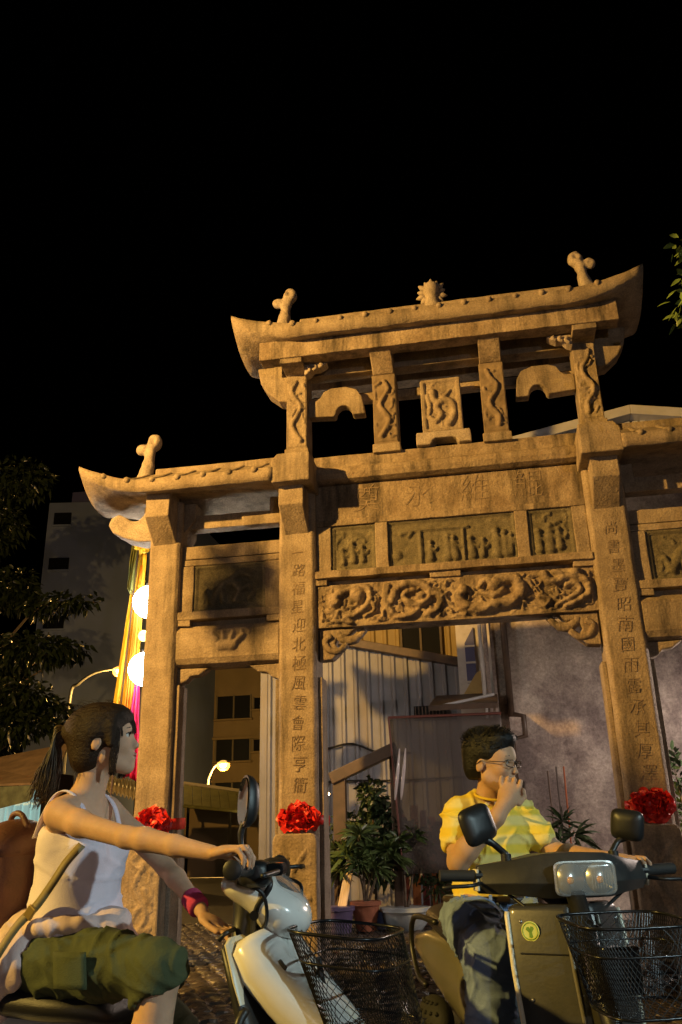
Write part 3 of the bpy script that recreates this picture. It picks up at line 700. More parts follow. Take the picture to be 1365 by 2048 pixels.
L(MB().prism([(-.5, 2.95), (-.2, 2.95), (-.2, 3.5), (-.28, 3.45), (-.48, 3.15)], 13.44, 13.5, 'y').build('lit_wall_patch', mat('yellow_lit_patch', (.42, .30, .11), .7, var=.2, vscale=4), hs), hs)  # patch of wall lit yellow by a lamp, put in as an ochre sheet
L(MB().prism([(11.6, 2.66), (13.3, 3.05), (13.3, 3.12), (11.6, 2.73)], -.9, .02, 'x').build('canopy', BROWN, hs), hs)
L(MB().tube([(-.86, 11.75, 2.72), (-.02, 11.75, 2.86)], .02, 6).build('canopy_rail', ROOFW, hs), hs)

# clear plastic sheet hung beside the shed --------------------------
PLAS = bpy.data.materials.new('clear_plastic'); PLAS.use_nodes = True
_n = PLAS.node_tree.nodes; _l = PLAS.node_tree.links; _b = _n['Principled BSDF']; _b.inputs['Base Color'].default_value = (.10, .085, .08, 1); _b.inputs['Roughness'].default_value = .5; _b.inputs['Alpha'].default_value = .62
MATS['clear_plastic'] = PLAS
ps = empty('plastic_sheet', (-.7, 11.8, 0), label='dusty translucent plastic sheet with red hem hanging behind the man', cat='sheet')
P = []
for i in range(41):
    u = i/40; col_ = []
    for j in range(15):
        v = j/14; xx = -1.46+1.5*u; zz = 2.6-1.95*v
        if u < .12: zz = 2.6-1.95*v
        yy = 11.8+.018*math.sin(u*17+1.2*math.sin(v*3))*(.4+v)+.06*v*math.sin(u*6)
        col_.append((xx+(.10*v*(1-u)), yy, zz))
    P.append(col_)
L(MB().grid(P).build('sheet', PLAS, ps, smooth=True, solid=.002), ps)
REDH = mat('red_hem', (.13, .04, .03), .7)
L(MB().tube([(-1.47, 11.78, 2.62), (.05, 11.78, 2.61)], .018, 6).build('hem', REDH, ps), ps)
L(MB().tube([(-1.47, 11.78, 2.62), (-1.37, 11.8, .7)], .014, 6).build('hem', REDH, ps), ps)
for x0 in (-1.36, -1.28):  # white reflections on the sheet, put in as pale strips
    L(MB().tube(catmull([(x0+.03, 11.72, 2.2), (x0+.0, 11.7, 1.95), (x0-.03, 11.7, 1.75), (x0-.06, 11.72, 1.55)], 4), [.008, .012, .015, .018, .022, .022, .022, .022, .022, .02, .018, .014, .01], 8).build('white_reflection', mat('reflection_white', (.55, .5, .52), .08, spec=.8), ps, smooth=True), ps)
# timber frame with red lamp ----------------------------------------
fr = empty('timber_frame', (-2.2, 12, 0), label='dark brown slanting timber beam on posts before the corrugated wall', cat='frame')
M = Matrix.Translation((-1.86, 12, 2.04)) @ Matrix.Rotation(-math.atan2(.33, .80), 4, 'Y')
L(MB().box(-.50, .50, -.09, .09, -.07, .09, M).build('beam', BROWN, fr, bevel=.012), fr)
L(MB().box(-2.30, -2.12, 11.95, 12.06, 0, 1.86).build('post', BROWN, fr, bevel=.012), fr)
L(MB().box(-1.52, -1.40, 12.05, 12.15, 0, 2.2).build('post', BROWN, fr, bevel=.012), fr)

# boards, pots and plants -------------------------------------------
rs = random.Random(21)
boards = [((-1.42, 12.6, 0), .10, 1.40, (.30, .07, .03)), ((-1.29, 12.62, 0), .11, 1.52, (.36, .12, .03)), ((-1.16, 12.6, 0), .09, 1.45, (.16, .03, .025)), ((-1.03, 12.63, 0), .10, 1.36, (.33, .10, .03)), ((-.9, 12.6, 0), .12, 1.30, (.12, .04, .03))]
nm = ['dark red narrow board, first from the left behind the pots', 'orange upright board, tallest of the row behind the pots', 'dark maroon upright board between two orange boards', 'orange upright board right of the maroon one behind the basin', 'brown upright board, last of the row nearest the man']
for k, ((x, y, z), w_, h_, c_) in enumerate(boards):
    o = MB().box(-w_/2, w_/2, -.02, .02, 0, h_).build('upright_board', mat('painted_board_%d' % k, c_, .5, var=.3, vscale=8, stretch=(3, 3, .6)), bevel=.006, loc=(x, y, -.01), rot=(R(-2), R(rs.uniform(-2, 2)), 0)); tag(o, nm[k], 'board', 'upright boards behind the pots')
o = MB().box(-.055, .055, -.02, .02, 0, .62).build('wooden_plank', mat('raw_pine', (.55, .45, .32), .6, var=.25, vscale=10, stretch=(4, 4, .5)), bevel=.005, loc=(-2.14, 11.6, .26), rot=(R(-12), R(11), 0)); tag(o, 'pale pine plank leaning out of the purple bucket', 'plank')
def pot(name, prof, x, y, m, label, soil=True, rim=True):
    e = empty(name, (x, y, 0), label=label, cat=name.split('_')[-1])
    MB().lathe(prof, n=28).build('body', m, e, autos=40)
    zt, rt = max(p[1] for p in prof), max(p[0] for p in prof)
    MB().lathe([(rt*.97, zt-.05), (rt*1.06, zt-.045), (rt*1.07, zt), (rt*.98, zt+.004), (rt*.92, zt-.03)], n=28).build('rim', m, e, autos=40)
    if soil: MB().lathe([(rt*.1, zt-.035), (rt*.95, zt-.04)], n=20).build('soil', mat('soil', (.03, .022, .016), .95, bump=.6, bscale=90), e)
    return e
TERRA = mat('terracotta', (.33, .12, .065), .75, var=.2, vscale=9)
pot('terracotta_pot', [(.12, 0), (.19, .34)], -1.86, 11.75, TERRA, 'terracotta pot holding the multi-stemmed plant behind the basket')
pot('blue_basin', [(.20, 0), (.27, .08), (.31, .26)], -1.36, 11.85, mat('pale_blue_enamel', (.34, .40, .44), .4, var=.12, vscale=8), 'pale blue round basin used as a planter beside the boards')
pot('purple_bucket', [(.15, 0), (.19, .30)], -2.16, 11.5, mat('purple_plastic', (.11, .09, .19), .4), 'purple plastic bucket beside the pillar with plank standing in it', soil=False)
pot('blue_bucket', [(.09, 0), (.11, .22)], -1.66, 11.95, mat('blue_plastic', (.10, .14, .32), .4), 'small blue bucket between the terracotta pot and the basin', soil=False)
LEAF = mat('leaf_dark', (.045, .075, .03), .42, var=.4, vscale=6, spec=.5)
LEAF2 = mat('leaf_mid', (.07, .11, .035), .4, var=.35, vscale=6, spec=.5)
LEAF3 = mat('leaf_bright', (.12, .19, .05), .45, var=.3, vscale=6)
BARK = mat('bark', (.11, .085, .06), .9, var=.35, vscale=14, bump=.8, bscale=40)
def leaf(mb, p, d, L_, W, bend=.25, rs=random, tw=None):
    d = Vector(d).normalized(); s = d.cross(Vector((rs.uniform(-1, 1), rs.uniform(-1, 1), rs.uniform(-.3, 1)))).normalized(); n_ = s.cross(d)
    p = Vector(p); P = []
    for k, (t, q) in enumerate(((0, .12), (.35, 1), (.7, .75), (1, .05))):
        c_ = p+d*(t*L_)-Vector((0, 0, 1))*(bend*L_*t*t)
        P.append([c_-s*(W*q/2), c_+n_*(W*.12*q), c_+s*(W*q/2)])
    mb.grid(P)
def bush(name, base, stems, clumps, leafL, leafW, n, m, label, cat='plant', seed=1, rosette_=False, stem_r=.02, group=None):
    rs = random.Random(seed); e = empty(name, base, label=label, cat=cat)
    if group: e['group'] = group
    for st in stems:
        MB().tube(catmull(st, 4), [stem_r*(1-.5*k/(4*(len(st)-1))) for k in range(4*(len(st)-1)+1)], 7).build('stem', BARK, e, smooth=True)
    mb = MB()
    for (c_, r_) in clumps:
        for k in range(n):
            if rosette_:
                a = rs.uniform(0, 6.28); el = rs.uniform(-.35, 1.1); d = Vector((math.cos(a)*math.cos(el), math.sin(a)*math.cos(el), math.sin(el)))
                leaf(mb, Vector(c_)+d*.02, d, leafL*rs.uniform(.7, 1.15), leafW*rs.uniform(.8, 1.1), .35, rs)
            else:
                v = Vector((rs.gauss(0, 1), rs.gauss(0, 1), rs.gauss(0, 1))); v = v.normalized()*rs.random()**.45
                p = Vector(c_)+Vector((v.x*r_[0], v.y*r_[1], v.z*r_[2])); leaf(mb, p, v+Vector((rs.uniform(-.6, .6), rs.uniform(-.6, .6), rs.uniform(-.3, .7))), leafL*rs.uniform(.6, 1.2), leafW*rs.uniform(.7, 1.2), .3, rs)
    mb.build('foliage', m, e, smooth=True)
    return e
bush('potted_shrub', (-1.86, 11.75, .3), [[(0, 0, 0), (-.05, 0, .3), (-.2, 0, .55)], [(0, 0, 0), (.06, 0, .3), (.1, .05, .6)], [(0, 0, 0), (-.02, .02, .4), (-.08, .05, .8)], [(.03, 0, 0), (.16, 0, .35), (.3, 0, .6)]],
     [((-.22, -.02, .58), 0), ((.1, .02, .62), 0), ((-.06, .05, .82), 0), ((.3, 0, .62), 0), ((-.34, .02, .42), 0), ((.14, -.1, .42), 0), ((-.06, -.08, .5), 0)], .32, .055, 48, LEAF2, 'multi-stemmed spiky potted shrub in the terracotta pot', seed=2, rosette_=True)
bush('potted_shrub', (-1.80, 12.2, .0), [[(0, 0, 0), (.02, 0, .7), (.0, 0, 1.5)], [(0, 0, .4), (-.15, 0, .8), (-.28, 0, 1.2)]],
     [((.0, 0, 1.62), (.17, .17, .24)), ((-.28, 0, 1.25), (.24, .2, .17)), ((.16, 0, 1.38), (.2, .18, .16)), ((-.05, 0, 1.0), (.3, .2, .2)), ((.34, .05, 1.2), (.22, .18, .16)), ((.42, .0, .95), (.2, .15, .15)), ((-.45, .0, .9), (.2, .15, .18)), ((.15, .0, .7), (.3, .2, .2))], .11, .06, 230, LEAF, 'tall dark bushy shrub behind the potted plants before the shed', seed=3)
bush('potted_shrub', (-1.36, 11.85, .22), [[(0, 0, 0), (0, 0, .4), (-.05, 0, .75)], [(.02, 0, 0), (.1, .05, .4), (.14, .05, .8)]],
     [((-.05, 0, .8), 0), ((.14, .05, .85), 0), ((-.1, -.04, .62), 0)], .28, .055, 40, LEAF2, 'spiky shrub growing out of the pale blue basin', seed=4, rosette_=True)
bush('small_shrub', (-2.5, 12.3, 0), [[(0, 0, 0), (0, 0, .9)]], [((0, 0, 1.1), (.22, .2, .22)), ((.1, 0, .8), (.2, .2, .2))], .08, .045, 130, LEAF, 'small dark shrub at the right edge of the inscribed pillar', seed=5)
bush('wall_plant', (.72, 12.1, 0), [[(0, 0, 0), (-.03, 0, .5), (0, 0, 1.1)], [(0, 0, 0), (.06, 0, .5), (.12, 0, .95)]],
     [((0, 0, 1.22), 0), ((.12, 0, 1.05), 0), ((-.06, -.05, .95), 0), ((.06, 0, .8), 0)], .36, .045, 26, LEAF, 'dark spiky plant by the plaster wall behind the man', seed=6, rosette_=True)
bush('wall_plant', (2.0, 11, 0), [[(0, 0, 0), (.05, 0, 1.0), (.0, 0, 1.8)]], [((0, 0, 1.75), (.35, .3, .3)), ((.1, 0, 1.3), (.3, .3, .3))], .16, .06, 110, LEAF, 'dark leafy plant half hidden by the right pillar', seed=7)
for k, (x, z1, c_) in enumerate(((.62, 1.9, (.12, .08, .06)), (.72, 1.95, (.1, .08, .07)), (.80, 1.95, (.35, .10, .04)))):
    o = MB().tube([(0, 0, 0), (.02*k-.01, 0, z1)], .012, 6).build('garden_stake', mat('stake_%d' % k, c_, .6), loc=(x, 12.5, 0)); tag(o, ['thin brown stake standing left of two others by the wall', 'thin grey stake in the middle of three by the wall', 'thin orange stake standing right of two others by the wall'][k], 'stake', 'garden stakes by the wall')

bush('small_shrub', (-1.05, 12.15, 0), [[(0, 0, 0), (0, 0, .8)]], [((0, 0, 1.05), (.26, .2, .2)), ((-.15, 0, .75), (.2, .2, .2)), ((.1, 0, .5), (.2, .2, .2))], .10, .05, 120, LEAF, 'low dark shrub in front of the upright boards beside the man', seed=25)
bush('small_shrub', (-2.25, 11.95, 0), [[(0, 0, 0), (0, 0, .6)]], [((0, 0, .95), 0), ((.1, 0, .75), 0), ((-.08, 0, .7), 0)], .28, .05, 26, LEAF, 'spiky dark shrub directly behind the purple bucket', seed=26, rosette_=True)
# trees -------------------------------------------------------------
def tree(name, base, trunk, clumps, nl, Lf, Wf, m, label, seed=1, branches=()):
    rs = random.Random(seed); e = empty(name, base, label=label, cat='tree')
    MB().tube(catmull(trunk, 5), [.22-.13*k/(5*(len(trunk)-1)) for k in range(5*(len(trunk)-1)+1)], 10).build('trunk', BARK, e, smooth=True)
    for b in branches: MB().tube(catmull(b, 4), [.07-.05*k/(4*(len(b)-1)) for k in range(4*(len(b)-1)+1)], 7).build('limb', BARK, e, smooth=True)
    mb = MB()
    for c_, r_ in clumps:
        for k in range(int(nl*r_[0]*r_[2]*4)+30):
            v = Vector((rs.gauss(0, 1), rs.gauss(0, 1), rs.gauss(0, 1))).normalized()*rs.random()**.4
            p = Vector(c_)+Vector((v.x*r_[0], v.y*r_[1], v.z*r_[2]))*(1+.25*mnoise.noise(v*2.5+Vector(c_)))
            leaf(mb, p, v+Vector((rs.uniform(-1, 1), rs.uniform(-1, 1), rs.uniform(-.9, .4))), Lf*rs.uniform(.6, 1.2), Wf*rs.uniform(.7, 1.2), .35, rs)
    mb.build('crown', m, e, smooth=True); return e
LEAFT = mat('leaf_tree', (.018, .028, .011), .28, var=.45, vscale=3, spec=.5)
TB = Vector((-17.2, 25, 0))
TCL = [(30, 960, 1.3, .7), (-40, 1050, 1.6, 1.4), (10, 1180, 1.2, .8), (60, 1300, 1.3, .55), (130, 1300, .8, .35), (140, 1203, 1.0, .22), (85, 1215, .7, .25), (-30, 1330, 1.6, 1.0), (40, 1390, 1.1, .5), (95, 1420, .75, .38), (20, 1450, 1.2, .5), (110, 1455, .5, .25), (-40, 1500, 1.2, .7)]
TR0 = tree('broadleaf_tree', tuple(TB), [(0, 0, 0), (.3, 0, 3.5), (-.2, 0, 7), (.2, 0, 12)],
     [(tuple(at(px, py, 25+((k*7) % 5-2)*.4)-TB), (rx, 1.0, rz)) for k, (px, py, rx, rz) in enumerate(TCL)],
     210, .28, .11, LEAFT, 'dark leafy tree at the left edge in front of the pale tower block', seed=11,
     branches=[[(0, 0, 5), (1.2, -.1, 6.6), tuple(at(80, 1215, 25)-TB), tuple(at(195, 1205, 25)-TB)], [(0, 0, 4), (1.2, -.1, 5.2), tuple(at(130, 1310, 25)-TB)], [(0, 0, 2.5), (1.2, 0, 3.6), tuple(at(110, 1440, 25)-TB)]])
tree('street_tree', (3.4, 6.2, 0), [(0, 0, 0), (-.05, 0, 2), (.1, 0, 4), (0, 0, 5.6)],
     [((-1.55, -.1, 5.0), (.26, .3, .2)), ((-1.45, -.1, 5.55), (.22, .25, .16)), ((-1.2, 0, 5.3), (.4, .4, .35)), ((-.6, 0, 5.4), (.7, .6, .6)), ((.3, 0, 5.8), (1.1, 1, .9))],
     420, .09, .045, LEAF3, 'bright green tree whose leaves reach into the right edge', seed=12, branches=[[(0, 0, 4.2), (-.6, 0, 4.9), (-1.4, -.1, 5.1)], [(0, 0, 4.6), (-.6, 0, 5.3), (-1.4, -.1, 5.6)]])

# left background ----------------------------------------------------
FACADE = mat('grey_tile_facade', (.19, .25, .48), .8, var=.1, vscale=.4, bump=.2, bscale=8)
tb = empty('tower_block', (-23, 45, 0), label='pale grey tower block behind the tree at the left', cat='building')
pts = [(-26.2, 45.0), (-18.5, 46.4), (-18.5, 60), (-26.2, 60)]
MB().prism([(x+23, y-45) for x, y in pts], 0, 21.0, 'z').build('wall', FACADE, tb)
MB().box(-4.2, 2, 4.5, 14, 21.0, 23.6).build('penthouse', mat('blue_grey_facade', (.17, .18, .42), .8, var=.1, vscale=.5), tb)
for x, z, w_, h_ in ((-25.3, 19.9, 1.05, .8), (-25.25, 17.0, 1.2, .75), (-20.35, 16.4, .7, 1.8), (-20.6, 12.6, .9, 1.6), (-25.2, 13.4, 1.2, .8)):
    yy = 45+(x+26.2)*.182
    wn = MB().box(-w_/2, w_/2, -.08, .06, -h_/2, h_/2).build('window', DARKGL, tb, loc=(x+23, yy-45, z), rot=(0, 0, math.atan(.182)))
    MB().box(-w_/2-.06, w_/2+.06, -.16, .02, -h_/2-.1, -h_/2).build('window_sill', FACADE, wn)
# apartment house seen through the left bay
OCH = mat('ochre_tile_facade', (.26, .20, .12), .85, var=.12, vscale=.6)
ab = empty('apartment_house', (-17, 55, 0), label='ochre apartment house with dark windows seen through the left bay', cat='building')
MB().box(-8, 5.2, 0, 10, 0, 13.2).build('wall', OCH, ab)
kx = 55/24
def apz(z): return 1.07+(z-1.07)*kx
for r_ in range(-1, 3):
    z0, z1 = apz(3.24+1.17*r_), apz(3.88+1.17*r_)
    if r_ > 1: break
    for a, b, sm_ in ((-7.98, -6.96, 0), (-8.52, -8.33, 1), (-6.88, -6.66, 1), (-5.9, -5.0, 0)):
        a2, b2 = a*kx+17, b*kx+17; q0, q1 = (z0, z1) if not sm_ else (z0+.55, z1-.2)
        wn = MB().box(a2, b2, -.05, .05, q0, q1).build('window', DARKGL, ab)
        for t in ((0, .5, 1) if not sm_ else (0, 1)):
            xx = a2+(b2-a2)*t; MB().box(xx-.05, xx+.05, -.12, .0, q0-.05, q1+.05).build('window_frame', mat('dull_alu', (.16, .14, .11), .5), wn)
        MB().box(a2-.15, b2+.15, -.3, -.0, q0-.14, q0-.04).build('window_sill', OCH, wn)
    MB().box(-8, 5.2, -.25, -.002, z0-1.35, z0-1.2).build('string_course', OCH, ab)
sgn = empty('projecting_sign', at(545, 1462, 40), label='white framed projecting sign beside the inscribed pillar', cat='sign')
MB().box(-.36, .36, -.1, .1, -.82, .82).build('frame', mat('sign_white', (.6, .58, .52), .5), sgn, bevel=.02)
MB().box(-.24, .24, -.11, .11, -.68, .68).build('face', mat('sign_purple', (.05, .045, .10), .4), sgn)
MB().box(.3, 1.5, -.03, .03, .3, .36).build('bracket', DARK, sgn)
MB().box(1.42, 1.5, -.04, .04, at(545, 1462, 40).z*-1, .5).build('mast', DARK, sgn)
# awnings
GRN = mat('green_awning', (.17, .17, .06), .7, var=.2, vscale=3)
aw = empty('market_awning', (-9.6, 29, 0), label='green sloping awning with pale edge below the apartment house', cat='awning')
a0, a1 = at(368, 1568, 30), at(545, 1592, 30); b0, b1 = at(368, 1612, 28), at(556, 1630, 28)
n_ = 10
for k in range(n_):
    t0, t1 = k/n_, (k+.96)/n_
    q = [a0.lerp(a1, t0), a0.lerp(a1, t1), b0.lerp(b1, t1), b0.lerp(b1, t0)]
    L(MB().add([tuple(v) for v in q], [(0, 1, 2, 3)]).build('awning_panel', GRN, aw, solid=.03), aw)
L(MB().tube([a0, a1], .09, 6).build('awning_edge', mat('awning_cream', (.5, .45, .33), .6), aw), aw)
L(MB().tube([b0, b1], .06, 6).build('awning_edge', GRN, aw), aw)
for t in (.05, .5, .95):
    p = b0.lerp(b1, t); L(MB().tube([p, (p.x, p.y, 0)], .05, 6).build('post', DARK, aw), aw)
L(MB().box(a0.x, a1.x+.3, 30.2, 30.4, 0, 2.6).build('back_wall', OCH, aw), aw)
sh = empty('lit_shop', (-10.6, 18, 0), label='small shop with pale lit curtain under a dark awning at the left edge', cat='shop')
p0, p1 = at(-60, 1600, 18), at(88, 1596, 18)
CURT = mat('lit_curtain', (.5, .62, .6), .7, var=.15, vscale=6, emit=(.62, 1.0, .92), estr=.30, stretch=(6, 6, .3))
L(MB().box(p0.x, p1.x, 18, 18.1, 0, p0.z+.2).build('lit_front', CURT, sh), sh)
for k in range(9):
    x = p0.x+(p1.x-p0.x)*(k+.5)/9; L(MB().tube([(x, 17.96, 0), (x, 17.96, p0.z+.1)], .03, 6).build('curtain_fold', CURT, sh, smooth=True), sh)
L(MB().box(p1.x, p1.x+.15, 17.9, 19, 0, 2.6).build('wall', BROWN, sh), sh)
r0, r1, r2, r3 = at(-60, 1528, 19.5), at(140, 1488, 19.5), at(105, 1566, 17), at(-60, 1572, 17)
L(MB().add([tuple(r0), tuple(r1), tuple(r2), tuple(r3)], [(0, 1, 2, 3)]).build('roof', mat('rusty_roof', (.24, .17, .10), .7, var=.3, vscale=3), sh, solid=.05), sh)
v0, v1, v2, v3 = at(-60, 1576, 16.9), at(75, 1570, 16.9), at(60, 1602, 16.9), at(-60, 1632, 16.9)
L(MB().add([tuple(v0), tuple(v1), tuple(v2), tuple(v3)], [(0, 1, 2, 3)]).build('valance', mat('valance_green', (.10, .12, .07), .8, var=.4, vscale=5), sh, solid=.02), sh)
aw2 = empty('tin_awning', at(240, 1575, 22), label='rippled tin awning lit orange between the woman\'s chin and pillar', cat='awning')
q0, q1 = at(205, 1552, 23), at(300, 1566, 23); s0, s1 = at(205, 1578, 21), at(300, 1608, 21)
P = []
for k in range(49):
    t = k/48; P.append([q0.lerp(q1, t)+Vector((0, 0, .05*math.sin(k*1.57))), s0.lerp(s1, t)+Vector((0, 0, .05*math.sin(k*1.57)))])
o = MB().grid(P).build('sheet', mat('tin', (.42, .36, .26), .5, var=.2, vscale=3), aw2, smooth=True, solid=.02); L(o, aw2)
L(MB().box(s0.x, s1.x, 23, 23.2, 0, q0.z).build('back_wall', BROWN, aw2), aw2)

# festive banner and globe lanterns behind the outer pillar ----------
def cloth_strip(name, m, par, top, bot, w0, w1, seed):
    rs = random.Random(seed); P = []
    top, bot = Vector(top), Vector(bot)
    for i in range(13):
        u = i/12-.5; col_ = []
        for j in range(21):
            v = j/20; c_ = top.lerp(bot, v); wv = (w0+(w1-w0)*v)
            col_.append((c_.x+u*wv, c_.y+.05*math.sin(u*16+seed+v*2)*min(1, v*2+.2), c_.z+.03*math.sin(u*7+seed)*v))
        P.append(col_)
    return L(MB().grid(P).build(name, m, par, smooth=True, solid=.002), par)
bn = empty('festive_banner', (-4.4, 9.8, 0), label='yellow, orange and pink cloth streamers hanging behind the left pillar', cat='banner')
def cloth(name, c_):
    m = mat(name, c_, .7, var=.12, vscale=4)
    b = m.node_tree.nodes['Principled BSDF']; n = m.node_tree.nodes; l = m.node_tree.links
    tr = n.new('ShaderNodeBsdfTranslucent'); tr.inputs[0].default_value = (*c_, 1); mx = n.new('ShaderNodeMixShader'); mx.inputs[0].default_value = .5
    l.new(b.outputs[0], mx.inputs[1]); l.new(tr.outputs[0], mx.inputs[2]); l.new(mx.outputs[0], n['Material Output'].inputs[0]); return m
YEL = cloth('yellow_cloth', (.85, .60, .05)); ORA = cloth('orange_cloth', (.82, .38, .03)); PNK = cloth('pink_cloth', (.75, .03, .22)); GRC = cloth('green_cloth', (.16, .17, .04))
tp = (-4.30, 9.8, 4.62)
cloth_strip('yellow_streamer', YEL, bn, (-4.33, 9.8, 4.62), (-4.49, 9.86, 2.2), .12, .38, 1)
cloth_strip('orange_streamer', ORA, bn, (-4.30, 9.74, 4.4), (-4.40, 9.80, 2.15), .03, .10, 2)
cloth_strip('pink_streamer', PNK, bn, (-4.30, 9.84, 3.1), (-4.28, 9.80, 1.8), .05, .20, 3)
cloth_strip('green_streamer', GRC, bn, (-4.39, 9.7, 4.68), (-4.42, 9.72, 4.05), .09, .05, 4)
mb = MB(); rs = random.Random(8)
for k in range(40):
    d = Vector((rs.gauss(0, 1), rs.gauss(0, 1), rs.gauss(0, 1))).normalized(); leaf(mb, Vector((-4.28, 9.68, 4.63))+d*.03, d, .08, .06, 0, rs)
L(mb.build('flower_knot', YEL, bn, smooth=True), bn)
L(MB().tube([(-4.36, 9.75, 4.72), (-4.60, 9.9, 1.0)], .012, 6).build('pole', BROWN, bn), bn)
L(MB().tube([(-4.10, 9.62, 4.75), (-4.10, 9.62, 2.6)], .008, 5).build('lantern_cord', DARK, bn), bn)
for k, (z, r_, lb) in enumerate(((3.97, .215, 'white glowing globe lantern, upper of two behind the left pillar'), (3.14, .215, 'white glowing globe lantern, lower of two behind the left pillar'), (3.55, .07, 'small yellow lantern between the two white globes'))):
    e = empty('globe_lantern', (-4.10 if k < 2 else -4.16, 9.62, z-.10), label=lb, cat='lantern', group='lanterns behind the left pillar')
    c_ = (1, .95, .84) if k < 2 else (1, .7, .12)
    MB().ball((0, 0, 0), (r_, r_, r_*.95), 14).build('globe', mat('lantern_glow_%d' % k, c_, .6, emit=c_, estr=(38, 38, 6)[k]), e, smooth=True)
    MB().lathe([(r_*.3, r_*.9), (r_*.32, r_*1.06), (r_*.2, r_*1.08)], n=14).build('cap', DARK, e)

# lamps ----------------------------------------------------------------
POLE = mat('galvanised_pole', (.34, .34, .33), .45, metal=.5, var=.1, vscale=5)
def plight(name, loc, power, colr, size=.12, parent=None):
    d = bpy.data.lights.new(name, 'POINT'); d.energy = power; d.color = colr; d.shadow_soft_size = size
    o = bpy.data.objects.new(name, d); COL.objects.link(o); o.location = loc
    if parent: o.parent = parent
    return o
def street_lamp(base, reach, h, power, colr, label, es=40, hr=.13, size=.12):
    """pole at base, curved arm to the lamp head at base + reach"""
    e = empty('street_lamp', base, label=label, cat='street lamp', group='street lamps')
    rx, ry = reach; q = math.hypot(rx, ry)
    pts = [(0, 0, 0), (0, 0, h*.5), (0, 0, h-.9), (rx*.15, ry*.15, h-.45), (rx*.45, ry*.45, h-.08), (rx*.8, ry*.8, h+.02), (rx*.97, ry*.97, h+.0)]
    MB().tube(catmull(pts, 6), [.085-.045*k/36 for k in range(37)], 10).build('pole', POLE, e, smooth=True)
    hd = MB().ball((rx, ry, h+.03), (.34, .2, .09), 8).build('lamp_housing', POLE, e, smooth=True)
    MB().ball((rx, ry, h-.09), (hr, hr, hr*.75), 10).build('bulb', mat('bulb_%g' % power, colr, .4, emit=colr, estr=es), e, smooth=True)
    gm = mat('lamp_halo_%g' % power, colr, .4, emit=colr, estr=1.6, alpha=.4)  # emissive shell put in for the glow around the bulb
    MB().ball((rx, ry, h-.10), (hr*1.9, hr*1.9, hr*1.5), 12).build('glow_shell', gm, e, smooth=True)
    plight('lamp_light', (rx, ry, h-.2-hr*1.8), power, colr, size, e)
    return e
hp = at(240, 1343, 32)
street_lamp((hp.x-2.2, 32.3, 0), (2.2, -.3), hp.z+.1, 900, WARM, 'curved arm street lamp glowing beside the yellow streamer', es=60, hr=.15)
hp2 = at(447, 1531, 42)
street_lamp((hp2.x-.9, 42.4, 0), (.9, -.4), hp2.z+.1, 1300, WARM, 'far street lamp glowing just above the scooter mirror', es=60, hr=.17)
# two lamps that light the square from outside the frame
street_lamp((-8.3, 1.2, 0), (1.0, .9), 7.2, 8000, SODIUM, 'tall sodium street lamp out of frame to the left', es=20, size=.10)
b_ = MB().ball((0, 0, 0), .05, 8).build('light_bulb', mat('bulb_small', (1, .7, .3), .4, emit=(1, .7, .3), estr=25), smooth=True, loc=tuple(at(483, 1628, 27.8))); tag(b_, 'tiny lit bulb under the edge of the green awning', 'bulb')
b_ = MB().ball((0, 0, 0), .022, 8).build('light_bulb', mat('bulb_small2', (1, .6, .2), .4, emit=(1, .6, .2), estr=25), smooth=True, loc=tuple(at(657, 1588, 12.5))); tag(b_, 'tiny lit bulb beside the inscribed pillar above the shrubs', 'bulb')
street_lamp((-14.2, 6.4, 0), (1.0, .4), 4.3, 900, (1, .60, .40), 'halogen street lamp out of frame to the far left', es=20, size=.15)
tree('added_shade_tree', (-4.35, 4.5, 0), [(0, 0, 0), (.05, 0, 1.5), (0, 0, 3), (0, 0, 4.6)], [((0, 0, 4.55), (.42, .42, .45)), ((.1, 0, 3.9), (.5, .5, .5)), ((-.1, 0, 3.3), (.5, .5, .5)), ((-.6, .84, 5.2), (.15, .22, .30))], 1500, .10, .06, LEAF, 'slender tree added out of frame to shade the right pillar and left bay', seed=15)  # unseen tree added to shade the right pillar and the left bay
tree('added_shade_tree', (-4.7, 2.2, 0), [(0, 0, 0), (.05, 0, 1.5), (0, 0, 3), (0, 0, 4.4)], [((0, 0, 4.6), (.9, .8, .5)), ((.1, .2, 3.9), (1.0, .9, .6)), ((-.1, -.2, 3.3), (.9, .8, .5))], 900, .12, .07, LEAF, 'broad tree added out of frame to shade the riders', seed=16)  # unseen tree added to keep the sodium light off the riders
# floodlight added as faint fill, far behind the camera on the right
fd = empty('fill_floodlight', (9.6, -20, 0), label='added white fill floodlight on a mast far behind the camera', cat='fill light')
MB().tube([(0, 0, 0), (0, 0, 3.3)], .06, 8).build('mast', POLE, fd, smooth=True)
MB().box(-.3, .3, -.12, .12, 3.2, 3.6).build('housing', POLE, fd, bevel=.02)
MB().box(-.26, .26, .121, .13, 3.24, 3.56).build('lens', mat('flood_glow', (1, .95, .9), .4, emit=(1, .95, .9), estr=10), fd)
plight('lamp_light', (0, .5, 3.4), 1400, (1.0, .86, .80), .12, fd)
wl = empty('wall_fill_lamp', (3.9, 9.7, 0), label='added pinkish lamp out of frame, brightening the wall behind the archway', cat='lamp')  # unseen lamp added to brighten the plaster wall
MB().tube([(.45, 0, 0), (.45, 0, 3.04), (0, 0, 3.06)], .03, 8).build('post', POLE, wl, smooth=True)
MB().lathe([(.03, 3.05), (.30, 2.86), (.31, 2.80), (.30, 2.80), (.02, 3.03)], n=24).build('shade', POLE, wl, smooth=True)  # shaped to keep the upper wall dark
MB().ball((0, 0, 2.86), .05, 8).build('bulb', mat('wall_fill_glow', (1, .8, .7), .4, emit=(1, .8, .7), estr=20), wl, smooth=True)
